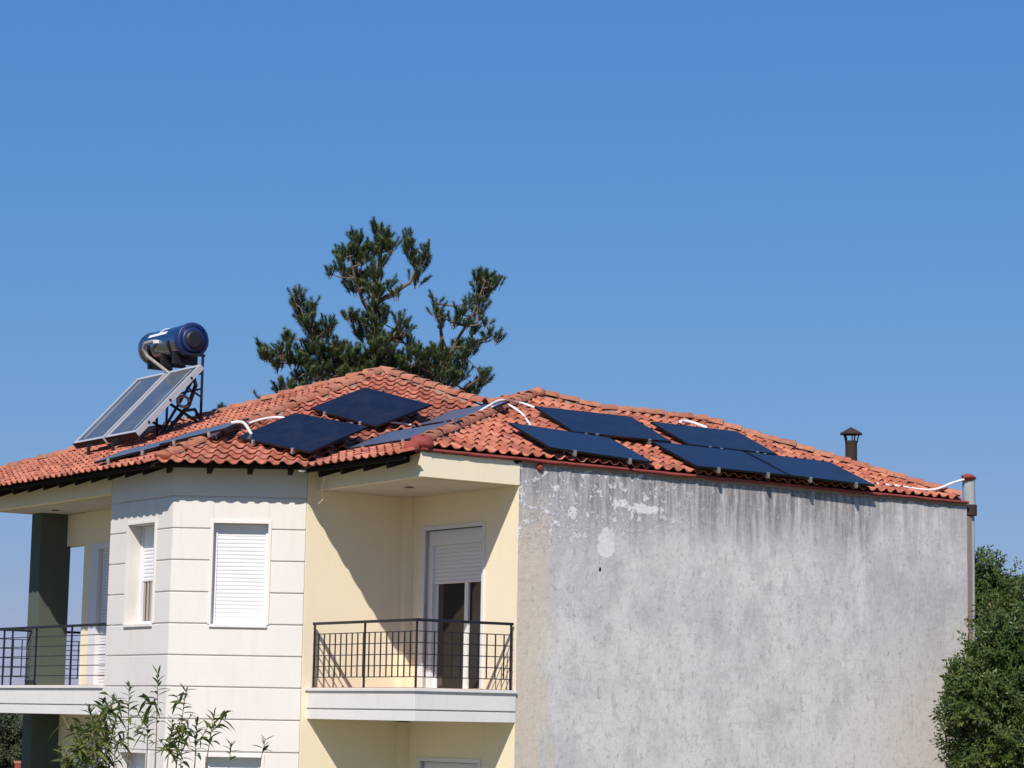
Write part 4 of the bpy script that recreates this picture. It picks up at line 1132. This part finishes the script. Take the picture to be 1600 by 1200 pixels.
for tip, foot, dyt, nl, rc, tg_ in (((247, 1050), 235, 0, 20, .70, 1), ((202, 1070), 225, .1, 16, .60, 1), ((291, 1076), 245, -.1, 18, .62, 1), ((335, 1113), 250, .1, 16, .50, 1), ((362, 1160), 258, -.15, 9, .30, 0), ((415, 1153), 265, .1, 7, .25, 0),
        ((141, 1104), 215, -.1, 22, .55, 3), ((160, 1092), 220, .15, 24, .55, 4), ((118, 1128), 212, .1, 20, .45, 3), ((180, 1118), 222, -.2, 20, .5, 3), ((232, 1112), 230, .2, 18, .5, 2), ((270, 1124), 238, -.2, 20, .5, 3), ((308, 1128), 245, .2, 18, .5, 2), ((98, 1166), 208, 0, 12, .35, 1), ((150, 1140), 215, .25, 22, .5, 6), ((130, 1160), 213, -.15, 20, .4, 5), ((170, 1170), 221, .1, 20, .4, 5), ((112, 1185), 212, .15, 14, .35, 3), ((285, 1150), 241, .25, 18, .45, 3)):
    stem(tip, foot, dyt, nl, rc, tg_)

def leaf_rank(it):
    p = to_px(it[1]); return -it[2] if 0 < p.x < 1600 and p.y < 1195 else 0
LEAVES.sort(key=leaf_rank)
for lf, q, L_ in LEAVES[:280]: lf.build('leaf', M_SHRUB, shrub)
fo = MB()
for lf, q, L_ in LEAVES[280:]:
    n = len(fo.v); fo.v += lf.v; fo.f += [tuple(n + i for i in f_) for f_ in lf.f]; fo.mi += lf.mi; fo.sm += lf.sm
o = fo.build('foliage', M_SHRUB, shrub); o['kind'] = 'stuff'

# ------------------------------------------------------------------ small far things
gp = empty('gate_pillar', Matrix.Translation((at(31, 1200, 54).x, 54.0, GROUND))); tag(gp, 'red brick gate pillar low in the left corner', 'pillar')
hp_ = at(31, 1189, 54).z - GROUND
mb = MB(); mb.box((-.10, -.10, 0), (.10, .10, hp_ - .06)); mb.build('shaft', M_REDP, gp)
mb = MB(); mb.box((-.12, -.12, hp_ - .06), (.12, .12, hp_)); mb.build('capstone', M_CAP, gp, bevel=.01)
dh = empty('distant_house', Matrix.Translation((at(1650, 1000, 120).x, 120.0, GROUND))); tag(dh, 'distant house whose brown roof edge shows beyond the right hand tree', 'house')
zt = at(1594, 917, 120).z - GROUND
mb = MB(); mb.box((-2.2, 0, 0), (8, 8, zt - 1.2)); mb.build('wall', M_CREAM, dh)
mb = MB(); mb.face([(-2.5, -.4, zt - 1.1), (8.3, -.4, zt - 1.1), (8.3, 4, zt + .1), (-1.9, 4, zt + .1)]); mb.face([(8.3, 8.4, zt - 1.1), (-2.5, 8.4, zt - 1.1), (-1.9, 4, zt + .1), (8.3, 4, zt + .1)]); mb.face([(-2.5, -.4, zt - 1.1), (-1.9, 4, zt + .1), (-2.5, 8.4, zt - 1.1)]); mb.build('roof', M_TILE, dh)
